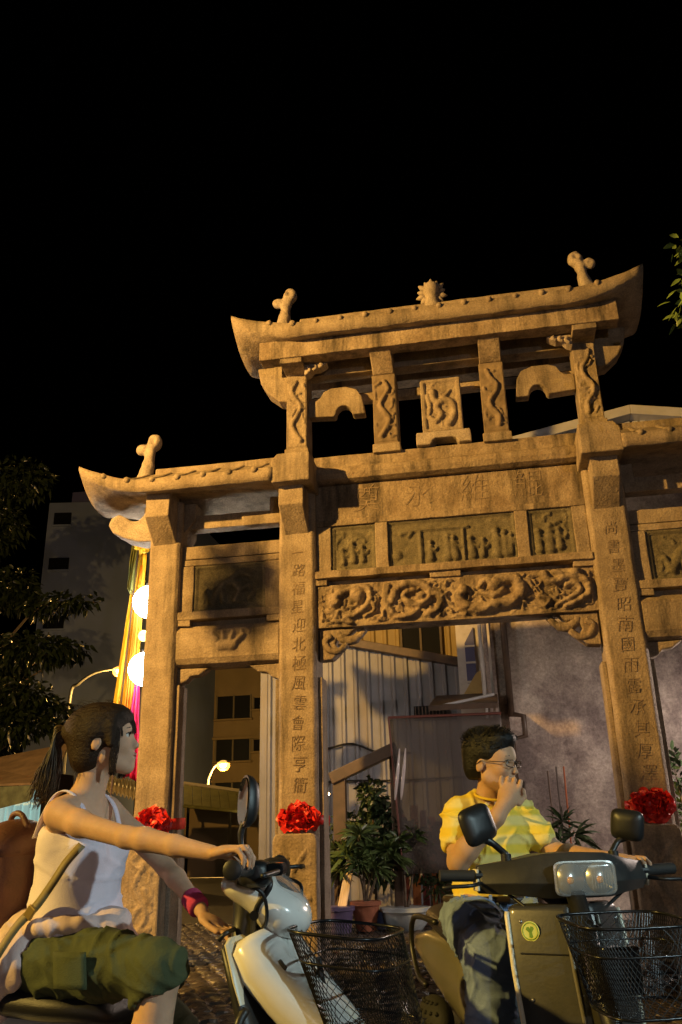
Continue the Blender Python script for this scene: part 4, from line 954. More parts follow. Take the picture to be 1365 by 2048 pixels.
plight('lamp_light', (0, 0, 2.77), 600, (1.0, .80, .68), .08, wl)
# yellow spot lamp added out of frame, its narrow beam brightening the riders
sl = empty('rider_fill_spot', (-9.0, -2.5, 0), label='added yellow spot lamp on a tall post out of frame to the left', cat='lamp')
MB().tube([(0, 0, 0), (0, 0, 5.5)], .04, 8).build('post', POLE, sl, smooth=True)
MB().lathe([(.05, -.2), (.12, -.1), (.14, .1), (.13, .1), (.1, -.05)], n=20, M=Matrix.Translation((0, 0, 5.65)) @ Vector((.82, .5, -.3)).to_track_quat('Z', 'Y').to_matrix().to_4x4()).build('housing', POLE, sl, smooth=True)
def spot(par, loc, tgt, power, colr, size, blend, soft):
    d_ = bpy.data.lights.new('lamp_light', 'SPOT'); d_.energy = power; d_.color = colr; d_.spot_size = R(size); d_.spot_blend = blend; d_.shadow_soft_size = soft
    o_ = bpy.data.objects.new('lamp_light', d_); COL.objects.link(o_); o_.parent = par; o_.location = loc
    o_.rotation_euler = (Vector(tgt)-Vector(par.location)-Vector(loc)).to_track_quat('-Z', 'Y').to_euler()
spot(sl, (.15, .1, 5.6), (-.45, 2.95, 1.0), 6000, (1.0, .645, .14), 15, .3, .07)
# fluorescent shop front lamp on the right
fl = empty('fluorescent_lamp', (4.4, .2, 0), label='fluorescent tube lamp on a post out of frame to the right', cat='lamp')
MB().tube([(0, 0, 0), (0, 0, 3.1)], .05, 8).build('post', POLE, fl, smooth=True)
MB().box(-.08, .08, -.65, .65, 3.06, 3.16).build('housing', POLE, fl, bevel=.01)
MB().tube([(-.02, -.6, 3.02), (-.02, .6, 3.02)], .025, 8).build('tube', mat('tube_glow', COOL, .4, emit=COOL, estr=8), fl, smooth=True)
spot(fl, (-.12, 0, 2.92), (-.4, 2.9, .9), 560, COOL, 46, .4, .05)
# ------------------------------------------------------------------ scooters
BLK = mat('black_plastic', (.012, .012, .013), .42, bump=.08, bscale=400, spec=.5)
GLOSS = mat('gloss_black', (.010, .010, .011), .12, spec=.6)
RUB = mat('rubber', (.014, .014, .014), .75, bump=.3, bscale=200)
WHT = mat('white_scooter_paint', (.72, .70, .66), .22, var=.05, vscale=6, coat=.5, stain=(.42, .36, .30), sscale=9, slo=.62, shi=.85)
CHR = mat('chrome', (.75, .75, .76), .12, metal=1)
STEEL = mat('steel', (.4, .4, .41), .35, metal=.9)
GREY = mat('dark_grey_scooter_paint', (.030, .030, .030), .42, var=.25, vscale=7, coat=.08, spec=.32, bump=.06, bscale=90, stain=(.055, .05, .042), sscale=6, slo=.5, shi=.8)
TAUPE = mat('taupe_trim_lit_panels', (.13, .12, .09), .3, var=.1, vscale=7, coat=.5)  # real tone on the trims; on panels it stands for light
CREAM = mat('cream_trim', (.62, .58, .45), .35)
WIRE = mat('black_wire', (.02, .02, .022), .28, metal=.6)
LENS = mat('lamp_lens', (.62, .64, .64), .10, alpha=.17, spec=.8)
REFL = mat('satin_reflector', (.50, .50, .49), .28, metal=.75)
SEATM = mat('seat_vinyl', (.014, .014, .016), .38, bump=.25, bscale=220)
MIRG = mat('mirror_glass', (.8, .82, .84), .03, metal=1)
def superring(c, ux, uy, a, b, n=20, e=2.6):
    c, ux, uy = Vector(c), Vector(ux), Vector(uy); out = []
    for k in range(n):
        t = 2*math.pi*k/n; ct, st = math.cos(t), math.sin(t)
        out.append(c+ux*(a*math.copysign(abs(ct)**(2/e), ct))+uy*(b*math.copysign(abs(st)**(2/e), st)))
    return out
def basket(par, c, top, bot, dep, tilt=0, nw=46, lean=.085):
    """wire mesh basket; c = centre of rim; top/bot = half sizes (x, y)"""
    e = bpy.data.objects.new('basket', None); COL.objects.link(e); e.parent = par; e.location = c; e.rotation_euler = (0, tilt, 0)
    N = 64
    def sq(v, h):
        out = []
        for k in range(N):
            t = 2*math.pi*k/N; ct, st = math.cos(t), math.sin(t); q = 2/4.0
            out.append(((h[0])*math.copysign(abs(ct)**q, ct), h[1]*math.copysign(abs(st)**q, st)))
        return out
    def P(th, v):
        k = (th % 1)*N; i = int(k) % N; f = k-int(k); A = sq(0, (top[0]+(bot[0]-top[0])*v, top[1]+(bot[1]-top[1])*v))
        p, q = A[i], A[(i+1) % N]; return (p[0]+(q[0]-p[0])*f+lean*v, p[1]+(q[1]-p[1])*f, -dep*v)
    mb = MB()
    for k in range(nw):
        for s in (1, -1): mb.tube([P(k/nw+s*.10*j/8, j/8) for j in range(9)], .0010, 4, cap=False)
    for k in range(15):              # floor wires
        t = -1+2*(k+.5)/15; mb.tube([(bot[0]*t+lean, -bot[1]*.96, -dep), (bot[0]*t+lean, bot[1]*.96, -dep)], .0012, 4); mb.tube([(-bot[0]*.96+lean, bot[1]*t, -dep), (bot[0]*.96+lean, bot[1]*t, -dep)], .0012, 4)
    m_ = mb.build('wire_mesh', WIRE, e)
    m_['kind'] = 'stuff'
    for v, r_ in ((0, .0045), (.33, .003), (1, .004)):
        MB().tube([P(k/48, v) for k in range(48)], r_, 6, closed=True).build('rim_wire', WIRE, e, smooth=True)
    return e
def mirror(par, base, head, nrm, up, a, b, glass_side=1, e_=3.2, th=.012, sr=.007):
    o = MB().tube(catmull([base, tuple(Vector(base).lerp(Vector(head), .55)+Vector((-.01, 0, .01))), head], 5), [sr]*6+[sr*1.2]*5, 8).build('mirror_stem', BLK, par, smooth=True)
    n_ = Vector(nrm).normalized(); u = Vector(up).normalized(); u = (u-n_*u.dot(n_)).normalized(); s = n_.cross(u); hc = Vector(head)+u*(b*.75)
    rings = [superring(hc+n_*q, s, u, a*w_, b*w_, 24, e_) for q, w_ in ((-th*2.4, .35), (-th*2.0, .72), (-th, .95), (0, 1), (th*.3, .98))]
    h_ = MB().loft(rings).build('mirror_shell', BLK, par, autos=40)
    MB().loft([superring(hc+n_*(th*.3+.001), s, u, a*.9, b*.9, 24, e_), superring(hc+n_*(th*.3+.003), s, u, a*.88, b*.88, 24, e_)]).build('mirror_glass', MIRG, h_, autos=40)
    return h_
def wheel(par, x, r=.22):
    w_ = bpy.data.objects.new('wheel', None); COL.objects.link(w_); w_.parent = par; w_.location = (x, 0, r)
    MB().tube([(math.cos(2*math.pi*k/40)*(r-.05), 0, math.sin(2*math.pi*k/40)*(r-.05)) for k in range(40)], .05, 10, closed=True).build('tyre', RUB, w_, smooth=True)
    MB().lathe([(.02, -.03), (r-.09, -.025), (r-.075, -.035), (r-.075, .035), (r-.09, .025), (.02, .03)], n=24, M=Matrix.Rotation(R(90), 4, 'X')).build('rim', STEEL, w_, autos=40)
    return w_
def common(par, paint, seatz):
    wheel(par, 1.0); wheel(par, -.38)
    # floor, tail body, seat
    rings = [superring((x, 0, z), (0, 1, 0), (0, 0, 1), w_, h_, 20, 3) for x, z, w_, h_ in ((.68, .27, .16, .05), (.3, .26, .17, .05), (.18, .30, .16, .09))]
    MB().loft(rings).build('floorboard', BLK, par, autos=40)
    rings = [superring((x, 0, z), (0, 1, 0), (0, 0, 1), w_, h_, 24, 2.6) for x, z, w_, h_ in ((.24, .42, .13, .14), (.16, .47, .155, .16), (0, .52, .165, .135), (-.22, .56, .16, .115), (-.45, .61, .13, .09), (-.62, .66, .07, .05), (-.66, .67, .03, .02))]
    b = MB().loft(rings).build('tail_body', paint, par, smooth=True)
    rings = [superring((x, 0, z), (0, 1, 0), (0, 0, 1), w_, h_, 24, 2.4) for x, z, w_, h_ in ((.30, seatz-.07, .08, .02), (.27, seatz-.055, .12, .04), (.12, seatz-.045, .155, .05), (-.1, seatz-.03, .16, .055), (-.25, seatz+.0, .155, .06), (-.45, seatz+.02, .135, .055), (-.58, seatz+.015, .09, .035), (-.6, seatz+.015, .04, .015))]
    MB().loft(rings).build('seat', SEATM, par, smooth=True)
    MB().tube([(.72, 0, .9), (.98, 0, .3)], .03, 10).build('fork', BLK, par, smooth=True)
    rings = [superring((1.0+.24*math.cos(t), 0, .22+.24*math.sin(t)), (0, 1, 0), (math.cos(t), 0, math.sin(t)), .075, .018, 14, 3) for t in np.linspace(R(20), R(165), 9)]
    MB().loft(rings).build('front_fender', paint, par, smooth=True)
    MB().lathe([(.045, 0), (.055, .05), (.055, .34), (.03, .4)], n=16, M=Matrix.Translation((-.2, -.2, .28)) @ Matrix.Rotation(R(-80), 4, 'Y')).build('muffler', BLK, par, autos=40)
    MB().tube([(.05, .14, .3), (.02, .2, .02)], .012, 8).build('kickstand', STEEL, par)
    MB().box(-.7, -.66, -.08, .08, .56, .62).build('tail_lamp', mat('tail_red', (.4, .02, .02), .2), par, bevel=.012)

# white scooter -------------------------------------------------------
W = empty('white_scooter', (-1.358, 2.566, 0), R(-10.1), label='white motor scooter with black wire basket ridden by the woman', cat='scooter')
common(W, WHT, .715)
pr = [('ell', (.725, 0, .925), (.118, .115, .058), [[.82, 0, .57], [0, 1, 0], [-.57, 0, .82]], 0), ('ell', (.66, 0, .965), (.07, .12, .04), None, .04), ('ell', (.76, 0, .885), (.06, .095, .05), None, .04)]
hw = sdf_obj('headset_cowl', pr, .007, WHT, W)
pr = [('ell', (.732, 0, .937), (.118, .085, .058), [[.82, 0, .57], [0, 1, 0], [-.57, 0, .82]], 0), ('plane', (.735, 0, .945), (-.75, 0, -.62), 0)]
sdf_obj('headlight_lens', pr, .006, LENS, hw)
pr = [('ell', (.729, 0, .932), (.113, .09, .056), [[.82, 0, .57], [0, 1, 0], [-.57, 0, .82]], 0), ('plane', (.728, 0, .94), (-.75, 0, -.62), 0)]
sdf_obj('headlight_frame', pr, .006, CHR, hw)
MB().lathe([(.012, -.004), (.012, .003)], n=16, M=Matrix.Translation((.70, -.112, .895)) @ Matrix.Rotation(R(90), 4, 'X')).build('hole_disc', GLOSS, hw)  # black disc put in for the dark of a hole
# handlebar, grips, levers
MB().tube([(.70, -.2, 1.005), (.715, 0, .99), (.70, .2, 1.005)], .011, 10).build('handlebar', BLK, W, smooth=True)
for s in (-1, 1):
    g_ = MB().tube([(.70, s*.20, 1.005), (.69, s*.335, 1.01)], .0165, 14).build('grip', RUB, W, autos=50)
    MB().lathe([(.012, 0), (.022, .002), (.023, .012), (.015, .016), (.004, .016)], n=16, M=Matrix.Translation((.69, s*.333, 1.01)) @ Matrix.Rotation(R(90*-s), 4, 'X')).build('bar_end', BLK, g_, autos=40)
    MB().tube(catmull([(.735, s*.17, 1.0), (.775, s*.20, 1.002), (.775, s*.27, 1.0), (.76, s*.33, .995)], 4), .006, 8).build('brake_lever', BLK, W, smooth=True)
    MB().loft([superring((.71, s*y, .995), (1, 0, 0), (0, 0, 1), a_, b_, 14, 3) for y, a_, b_ in ((.12, .03, .025), (.14, .042, .034), (.185, .04, .032), (.2, .022, .022))]).build('switch_housing', BLK, W, autos=50)
MB().loft([superring((.765, y, 1.005), (1, 0, 0), (0, 0, 1), .022, .016, 12, 4) for y in (-.19, -.12)]).build('brake_reservoir', GLOSS, W, bevel=.004)
MB().tube(catmull([(.735, -.1, .985), (.74, -.12, .96), (.70, -.1, .9), (.685, -.05, .8)], 5), .008, 8).build('brake_hose', BLK, W, smooth=True)
MB().loft([superring((x, 0, z), (1, 0, 0), (0, 1, 0), a_, b_, 16, 3) for x, z, a_, b_ in ((.665, .965, .04, .06), (.665, .9, .035, .06), (.66, .84, .03, .07), (.66, .8, .03, .09))]).build('steering_shroud', BLK, W, autos=50)
MB().tube(catmull([(.655, -.07, .86), (.64, -.1, .85), (.625, -.1, .835)], 4), .006, 6).build('hook', BLK, W, smooth=True)
mirror(W, (.70, -.235, 1.01), (.695, -.24, 1.12), (-.8, -.55, .1), (-.24, -.02, 1), .036, .066, e_=2.3, th=.014)
TURN = Matrix.Translation((.70, 0, 0)) @ Matrix.Rotation(R(15), 4, 'Z') @ Matrix.Translation((-.70, 0, 0))
for o in W.children:          # the bars are turned a little to the left
    if o.name.split('.')[0] in ('headset_cowl', 'handlebar', 'grip', 'brake_lever', 'switch_housing', 'brake_reservoir', 'brake_hose', 'mirror_stem', 'mirror_shell'): o.matrix_local = TURN
# apron and inner shield
rings = [superring((x, 0, z), (.86, 0, .5), (0, 1, 0), th_, hw_, 28, 2.5) for x, z, th_, hw_ in ((.712, .850, .02, .08), (.708, .842, .048, .135), (.712, .82, .062, .158), (.748, .765, .070, .156), (.812, .70, .072, .138), (.878, .64, .070, .115), (.940, .585, .062, .095), (1.0, .52, .05, .08), (1.02, .47, .03, .06))]
ap = MB().loft(rings).build('front_apron', WHT, W, smooth=True)
rings = [superring((x, 0, z), (1, 0, .3), (0, 1, 0), th_, hw_, 24, 3) for x, z, th_, hw_ in ((.66, .835, .012, .13), (.665, .82, .02, .155), (.70, .73, .025, .165), (.735, .62, .03, .165), (.75, .45, .035, .17), (.72, .28, .04, .17))]
MB().loft(rings).build('leg_shield', BLK, W, autos=50)
rings = [superring((x, 0, z), (1, 0, .3), (0, 1, 0), th_, hw_, 24, 3) for x, z, th_, hw_ in ((.668, .845, .008, .13), (.674, .832, .012, .158), (.704, .75, .012, .168), (.722, .70, .008, .166))]
MB().loft(rings).build('shield_edge', CREAM, W, autos=50)
MB().tube(catmull([(.73, -.15, .69), (.72, -.17, .66), (.73, -.168, .63), (.74, -.15, .62)], 4), .012, 8).build('shield_clip', BLK, W, smooth=True)
MB().loft([superring((.80, -.10, .775), (.7, 0, -.7), (0, 1, 0), .016, .008, 12, 3), superring((.812, -.11, .787), (.7, 0, -.7), (0, 1, 0), .014, .006, 12, 3)]).build('turn_signal', BLK, W, autos=40)
MB().box(.93, .99, -.045, .045, .60, .612, Matrix.Translation((0, 0, 0))).build('badge', mat('badge_red', (.35, .06, .05), .35), ap, bevel=.003)
basket(W, (.942, .0, .855), (.125, .160), (.105, .13), .20, R(5), 84)
MB().tube([(.86, 0, .79), (.88, 0, .70)], .008, 8).build('basket_bracket', BLK, W)

# dark scooter --------------------------------------------------------
S = empty('dark_scooter', (-.081, 3.605, 0), R(-68.1), label='dark grey motor scooter with wide headlamp cowl ridden by the man', cat='scooter')
common(S, GREY, .74)
def cowl_ring(y, xf, xb, zt, zb, brow):
    return [(xb, y, zb+.012), (xf-.03, y, zb), (xf, y, zb+(zt-zb)*.35), (xf-.012, y, zb+(zt-zb)*.72), (xf-.03-brow, y, zt), (xb+.02, y, zt), (xb, y, zt-.02)]
cy0 = .03
st = [(-.292, .585, .55, .97, .915, .0), (-.287, .60, .54, .985, .902, .0), (-.20, .665, .55, .998, .898, .01), (-.105, .725, .545, 1.016, .888, .02), (.0, .735, .545, 1.02, .887, .02), (.105, .725, .545, 1.016, .888, .02), (.20, .665, .55, .998, .898, .01), (.287, .60, .54, .985, .902, .0), (.292, .585, .55, .97, .915, .0)]
cw = MB().loft([[Vector(p) for p in cowl_ring(y+cy0, xf, xb, zt, zb, br)] for y, xf, xb, zt, zb, br in st]).build('headlamp_cowl', GREY, S, bevel=.008, seg=3, autos=35)
for s in (-1, 1):
    MB().box(.552, .592, cy0+s*.294-.005, cy0+s*.294+.005, .91, .975).build('cowl_end', CREAM, cw, bevel=.004)
# headlamp: reflector box, two bowls, lens
hl = MB().loft([superring((x, cy0+.0, .945), (0, 1, 0), (0, 0, 1), a_, b_, 28, 7) for x, a_, b_ in ((.737, .102, .050), (.739, .096, .045), (.70, .092, .042), (.69, .09, .040), (.69, .001, .001))], cap=False).build('headlamp_bezel', REFL, S, autos=40)
for s in (-1, 1):
    MB().lathe([(.004, -.05), (.025, -.045), (.040, -.02), (.046, .006)], n=24, M=Matrix.Translation((.732, cy0+s*.049, .945)) @ Matrix.Rotation(R(90), 4, 'Y')).build('reflector', REFL, hl, smooth=True)
    MB().ball((.735, cy0+s*.049, .940), (.012, .012, .012), 8).build('bulb', mat('amber_glass', (.8, .42, .16), .15, trans=.4), hl, smooth=True)
MB().loft([superring((x, cy0, .945), (0, 1, 0), (0, 0, 1), a_, b_, 28, 7) for x, a_, b_ in ((.7375, .1, .048), (.752, .097, .046), (.757, .085, .036))]).build('headlamp_lens', LENS, hl, autos=40)
for k in range(9): MB().box(.7575, .7585, cy0+.012+k*.009, cy0+.0135+k*.009, .915, .975).build('lens_flute', LENS, hl)
MB().tube([(.585, -.27, .955), (.60, .03, .96), (.585, .33, .955)], .011, 8).build('handlebar', BLK, S)
for s in (-1, 1):
    y0 = cy0+s*.29
    MB().tube([(.575, y0, .955), (.56, y0+s*.12, .958)], .0175, 14).build('grip', RUB, S, autos=50)
    MB().tube(catmull([(.60, y0, .935), (.635, y0+s*.04, .93), (.63, y0+s*.10, .928), (.615, y0+s*.13, .925)], 4), .006, 8).build('brake_lever', BLK, S, smooth=True)
mirror(S, (.60, -.16, 1.01), (.58, -.235, 1.065), (-.93, -.34, -.15), (0, -.30, .95), .068, .060, e_=4.5, sr=.011)
mirror(S, (.60, .20, 1.01), (.60, .265, 1.06), (-.72, .68, .1), (0, .22, .95), .055, .05, e_=4.5, sr=.010)
for y0, y1 in ((-.19, -.145), (.185, .23)):
    MB().loft([superring((.60, y0+.5*(y1-y0), z), (1, 0, 0), (0, 1, 0), .018, .016, 12, 2.2) for z in (.99, 1.012, 1.018)]).build('mirror_mount', BLK, S, autos=40)
MB().loft([superring((.60+.02*k, .0, .9-.03*k), (1, 0, 0), (0, 1, 0), .06, .07, 16, 3) for k in range(3)]).build('steering_shroud', BLK, S, autos=40)
# leg shield with ridge
def plan(z, k, x0):
    return [Vector((x0+dx, y*k, z)) for dx, y in ((-.05, -.185), (-.035, -.19), (-.012, -.172), (.085, -.05), (.085, .05), (-.012, .172), (-.035, .19), (-.05, .185))]
ls = MB().loft([plan(.872, .82, .645), plan(.862, .95, .65), plan(.84, .98, .655), plan(.7, 1.0, .685), plan(.55, .98, .72), plan(.38, .94, .75), plan(.28, .9, .72)]).build('leg_shield', GREY, S, bevel=.008, seg=3, autos=30)
def edge(j, off, r_, m_, name):
    pts = []
    for z, k, x0 in ((.85, .965, .652), (.84, .98, .655), (.7, 1.0, .685), (.55, .98, .72), (.4, .945, .748)):
        p = plan(z, k, x0)[j]; pts.append(p+Vector(off))
    MB().tube(pts, r_, 8).build(name, m_, ls, smooth=True)
edge(1, (0, -.003, 0), .008, CREAM, 'trim'); edge(6, (0, .003, 0), .008, CREAM, 'trim'); edge(3, (.002, -.004, 0), .007, TAUPE, 'trim'); edge(4, (.002, .004, 0), .007, TAUPE, 'trim')
# centre panel of the shield, its lit look put into a paler colour
MB().loft([[Vector((x0+.087, y*k, z)) for y in (-.044, .044)]+[Vector((x0+.082, y*k, z)) for y in (.044, -.044)] for z, k, x0 in ((.845, .97, .653), (.7, 1., .685), (.55, .98, .72), (.4, .945, .748))]).build('centre_panel', TAUPE, ls)
# round yellow-green sticker with a three-armed sprout
_a, _b = plan(.80, .99, .6636)[2], plan(.80, .99, .6636)[3]; _t = (_b-_a).normalized(); _n = Vector((_t.y, -_t.x, 0)).normalized()
_z = Vector((.2, 0, -.98)); _z = (_z-_n*_z.dot(_n)).normalized()*-1; _x = _z.cross(_n*-1)*-1
Ms = Matrix((_x, _n*-1, _z)).transposed().to_4x4(); Ms.translation = _a.lerp(_b, .26)+_n*.003
stk = MB().lathe([(.028, 0), (.028, .0012)], n=28, M=Ms @ Matrix.Rotation(R(90), 4, 'X')).build('round_sticker', mat('sticker_yellow', (.62, .68, .22), .5), ls)
SG = mat('sticker_green', (.16, .30, .05), .5)
mb = MB()
mb.tube([Ms @ Vector((math.cos(t)*.0235, -.0014, math.sin(t)*.0235)) for t in np.linspace(0, 2*math.pi, 28)[:-1]], .0014, 4, closed=True)
mb.build('sticker_ring', SG, stk)
for an in (R(90+35), R(90-35), R(270)):
    d = Vector((math.cos(an), 0, math.sin(an))); p = Vector((-d.z, 0, d.x))
    mb = MB(); mb.add([tuple(Ms @ (Vector((0, -.0016, -.002))+d*a_+p*b_)) for a_, b_ in ((0, -.004), (.014, -.006), (.017, 0), (.014, .006), (0, .004))], [(0, 1, 2, 3, 4)]); mb.build('sticker_mark', SG, stk)
# rear side panels and grab rail
for s in (-1, 1):
    MB().loft([superring((x, s*.135, z), (0, 1, 0), (0, 0, 1), .045, h_, 18, 2.4) for x, z, h_ in ((.2, .52, .08), (.05, .56, .12), (-.15, .6, .115), (-.35, .635, .085), (-.48, .66, .04))]).build('side_panel', TAUPE if s < 0 else GREY, S, smooth=True)  # right panel paler: light falling on it is put into the colour
    MB().tube(catmull([(-.12, s*.19, .765), (-.3, s*.205, .775), (-.42, s*.2, .75), (-.45, s*.2, .66), (-.38, s*.2, .56), (-.28, s*.195, .53)], 6), .011, 10).build('grab_rail', BLK, S, smooth=True)
# perforated muffler guard low on the right flank
mg = MB().ball((-.16, -.20, .43), (.13, .06, .085), 12).build('muffler_guard', RUB, S, smooth=True)
for k in range(7):
    for j in range(5):
        a = R(-60+20*k); b = R(-50+25*j)
        MB().ball((-.16+.13*math.sin(a)*math.cos(b), -.20-.06*math.cos(a)*math.cos(b), .43+.085*math.sin(b)), .008, 4).build('guard_stud', BLK, mg)
MB().tube(catmull([(-.28, -.21, .36), (-.3, -.2, .42), (-.27, -.19, .48)], 4), .012, 8).build('lit_panel_edge', mat('lit_yellow_edge', (.6, .55, .2), .4), mg, smooth=True)  # lit edge of the floor panel, put in as a yellow tube
basket(S, (.955, .025, .845), (.125, .170), (.10, .135), .20, R(5), 88)
MB().loft([superring((.94, .0, z), (1, 0, 0), (0, 1, 0), .035, .06, 14, 4) for z in (.66, .78)]).build('horn_cover', GLOSS, S, bevel=.006)
MB().box(.86, .90, -.06, .06, .655, .69).build('basket_bracket', STEEL, S, bevel=.004)

for s_ in (-1, 1):           # cables looping from the bars into the shields
    MB().tube(catmull([(.60, .03+s_*.2, .90), (.66, s_*.12, .855), (.68, s_*.07, .87), (.65, s_*.04, .84)], 6), .0055, 7).build('cable', BLK, S, smooth=True)
    MB().tube(catmull([(.70, s_*.15, .975), (.76, s_*.13, .95), (.755, s_*.09, .88), (.70, s_*.05, .84)], 6), .005, 7).build('cable', BLK, W, smooth=True)
for z, k, x0 in ((.825, .98, .657), (.62, .99, .704)):
    for j in (2, 5):
        p = plan(z, k, x0)[j].lerp(plan(z, k, x0)[3 if j == 2 else 4], .08)
        MB().ball(tuple(p), (.0055, .0055, .0055), 5).build('screw', STEEL, ls, smooth=True)
MB().tube([plan(z, k, x0)[2].lerp(plan(z, k, x0)[3], t)+Vector((.0015, -.001, 0)) for t, (z, k, x0) in zip(np.linspace(0, 1, 5), [(.74, 1., .6764)]*5)], .0022, 5).build('panel_seam', DARK, ls)
# ------------------------------------------------------------------ people
SKIN_W = mat('skin_light', (.52, .32, .21), .62, var=.1, vscale=18, sss=.15, spec=.25, bump=.12, bscale=160)
SKIN_M = mat('skin_tan', (.48, .285, .17), .6, var=.1, vscale=18, sss=.15, spec=.25, bump=.12, bscale=160)
HAIR_W = mat('dark_brown_hair', (.024, .012, .006), .55, bump=.5, bscale=180, spec=.22)
HAIR = mat('black_hair', (.004, .0035, .003), .5, bump=.5, bscale=120, spec=.3, stretch=(1, 1, 1))
EYEW = mat('eye_white', (.6, .58, .55), .2); EYEB = mat('eye_dark', (.015, .01, .008), .1)
LIP = mat('lips', (.42, .16, .13), .4)
def hframe(c, yaw, pitch=0, roll=0, s=1.0):
    """head frame: x = face direction"""
    return Matrix.Translation(c) @ Matrix.Rotation(yaw, 4, 'Z') @ Matrix.Rotation(-pitch, 4, 'Y') @ Matrix.Rotation(roll, 4, 'X') @ Matrix.Scale(s, 4)
def head_prims(H, fem):
    Rm = np.array(H.to_3x3().normalized()); s = H.to_scale()[0]
    def p(v): return tuple(H @ Vector(v))
    def E(c, r, k, rot=None): return ('ell', p(c), tuple(s*q for q in r), (Rm @ np.array(rot)) if rot is not None else Rm, s*k)
    def Cp(a, b, ra, rb, k): return ('cap', p(a), p(b), s*ra, s*rb, s*k)
    def cut(c, r, k): return ('cut', p(c), tuple(s*q for q in r), Rm, s*k)
    j = 0 if fem else .006
    P = [E((-.012, 0, .032), (.094, .074, .080), 0), E((.032, 0, -.018), (.060, .056+j*.4, .082), .03), E((.050, 0, .035), (.044, .055, .045), .03),
         Cp((.008, -.040-j*1.6, -.055), (.066, -.014, -.092), .022, .019, .025), Cp((.008, .040+j*1.6, -.055), (.066, .014, -.092), .022, .019, .025), E((.076, 0, -.092), (.016, .018+j, .015), .018),
         E((.062, -.036, -.022), (.028, .022, .024), .02), E((.062, .036, -.022), (.028, .022, .024), .02), E((.082, 0, -.058), (.016, .024, .024), .02),
         E((.083, 0, .026), (.010, .040, .009), .012)]
    P += [cut((.103, -.031, .006), (.016, .018, .011), .010), cut((.103, .031, .006), (.016, .018, .011), .010)]
    P += [Cp((.088, 0, .008), (.106, 0, -.026), .0075, .0100, .010), E((.104, -.010, -.030), (.010, .007, .0065), .006), E((.104, .010, -.030), (.010, .007, .0065), .006)]
    P += [Cp((.0945, -.014, -.0555), (.0945, .014, -.0555), .0062, .0062, .006), Cp((.092, -.012, -.0665), (.092, .012, -.0665), .0072, .0072, .006), cut((.102, 0, -.0605), (.008, .02, .0022), .003)]
    er = [[math.cos(.35), 0, math.sin(.35)], [0, 1, 0], [-math.sin(.35), 0, math.cos(.35)]]
    for q in (-1, 1):
        P += [E((-.008, q*.076, -.010), (.018, .008, .027), .006, er), cut((-.003, q*.086, -.009), (.009, .007, .015), .003)]
    return P
def face_bits(par, H, fem):
    for q in (-1, 1):
        e = MB().ball((0, 0, 0), 1, 8).build('eye', EYEW, par, smooth=True)
        e.matrix_local = H @ Matrix.Translation((.0795, q*.0305, .0055)) @ Matrix.Diagonal((.0118, .0125, .0095, 1))
        i_ = MB().ball((0, 0, 0), 1, 6).build('iris', EYEB, e, smooth=True); i_.matrix_local = Matrix.Translation((.72, 0, .02)) @ Matrix.Diagonal((.36, .5, .6, 1))
        pts = [H @ Vector(v) for v in ((.0905, q*.013, .0265), (.093, q*.027, .031), (.086, q*.043, .028))]
        MB().tube(pts, [.0024, .0030, .0014], 6).build('eyebrow', HAIR, par, smooth=True)
        pts = [H @ Vector(v) for v in ((.0885, q*.017, .012), (.0905, q*.030, .0155), (.0845, q*.045, .010))]
        MB().tube(pts, [.0010, .0018, .0012], 5).build('eyelash', HAIR, par, smooth=True)
    MB().tube([H @ Vector(v) for v in ((.0965, -.015, -.0585), (.1005, -.005, -.0550), (.1005, .005, -.0550), (.0965, .015, -.0585))], [.0022, .0045, .0045, .0022], 7).build('lip', LIP, par, smooth=True)
    MB().tube([H @ Vector(v) for v in ((.0940, -.013, -.0645), (.0980, 0, -.0665), (.0940, .013, -.0645))], [.0022, .0050, .0022], 7).build('lip', LIP, par, smooth=True)
def strands(name, par, curves, r0, r1, m=None, n=5):
    mb = MB()
    for c_ in curves:
        pts = catmull(c_, 4); k = len(pts)
        mb.tube(pts, [r0+(r1-r0)*i/(k-1) for i in range(k)], n)
    o = mb.build(name, m or HAIR, par, smooth=True); o['kind'] = 'stuff'; return o
def chain(pts, rads, k=.02): return [('cap', pts[i], pts[i+1], rads[i], rads[i+1], k) for i in range(len(pts)-1)]
def finger(pts, r=.0088): return [('cap', pts[i], pts[i+1], r*(1-.07*i), r*(1-.07*(i+1)), .0025 if i else .005) for i in range(len(pts)-1)]
def folds(amp, f=(9, 9, 22), seed=0, sharp=1.0):
    o = Vector((seed*3.1, seed*1.7, seed))
    def d(c, n):
        q = Vector((c.x*f[0], c.y*f[1], c.z*f[2]))+o; v = mnoise.noise(q)+.5*mnoise.noise(q*2.1); v = 1-abs(v)*2 if sharp > 1 else v
        return amp*v
    return d

def ridge(c, fx, fy, fz, sx=0, sd=0):
    q = mnoise.noise(Vector((c.x*fx+c.z*sx+sd, c.y*fy+sd*.7, c.z*fz-c.x*sx*.5))); return max(0, 1-abs(q)*4.5)**2
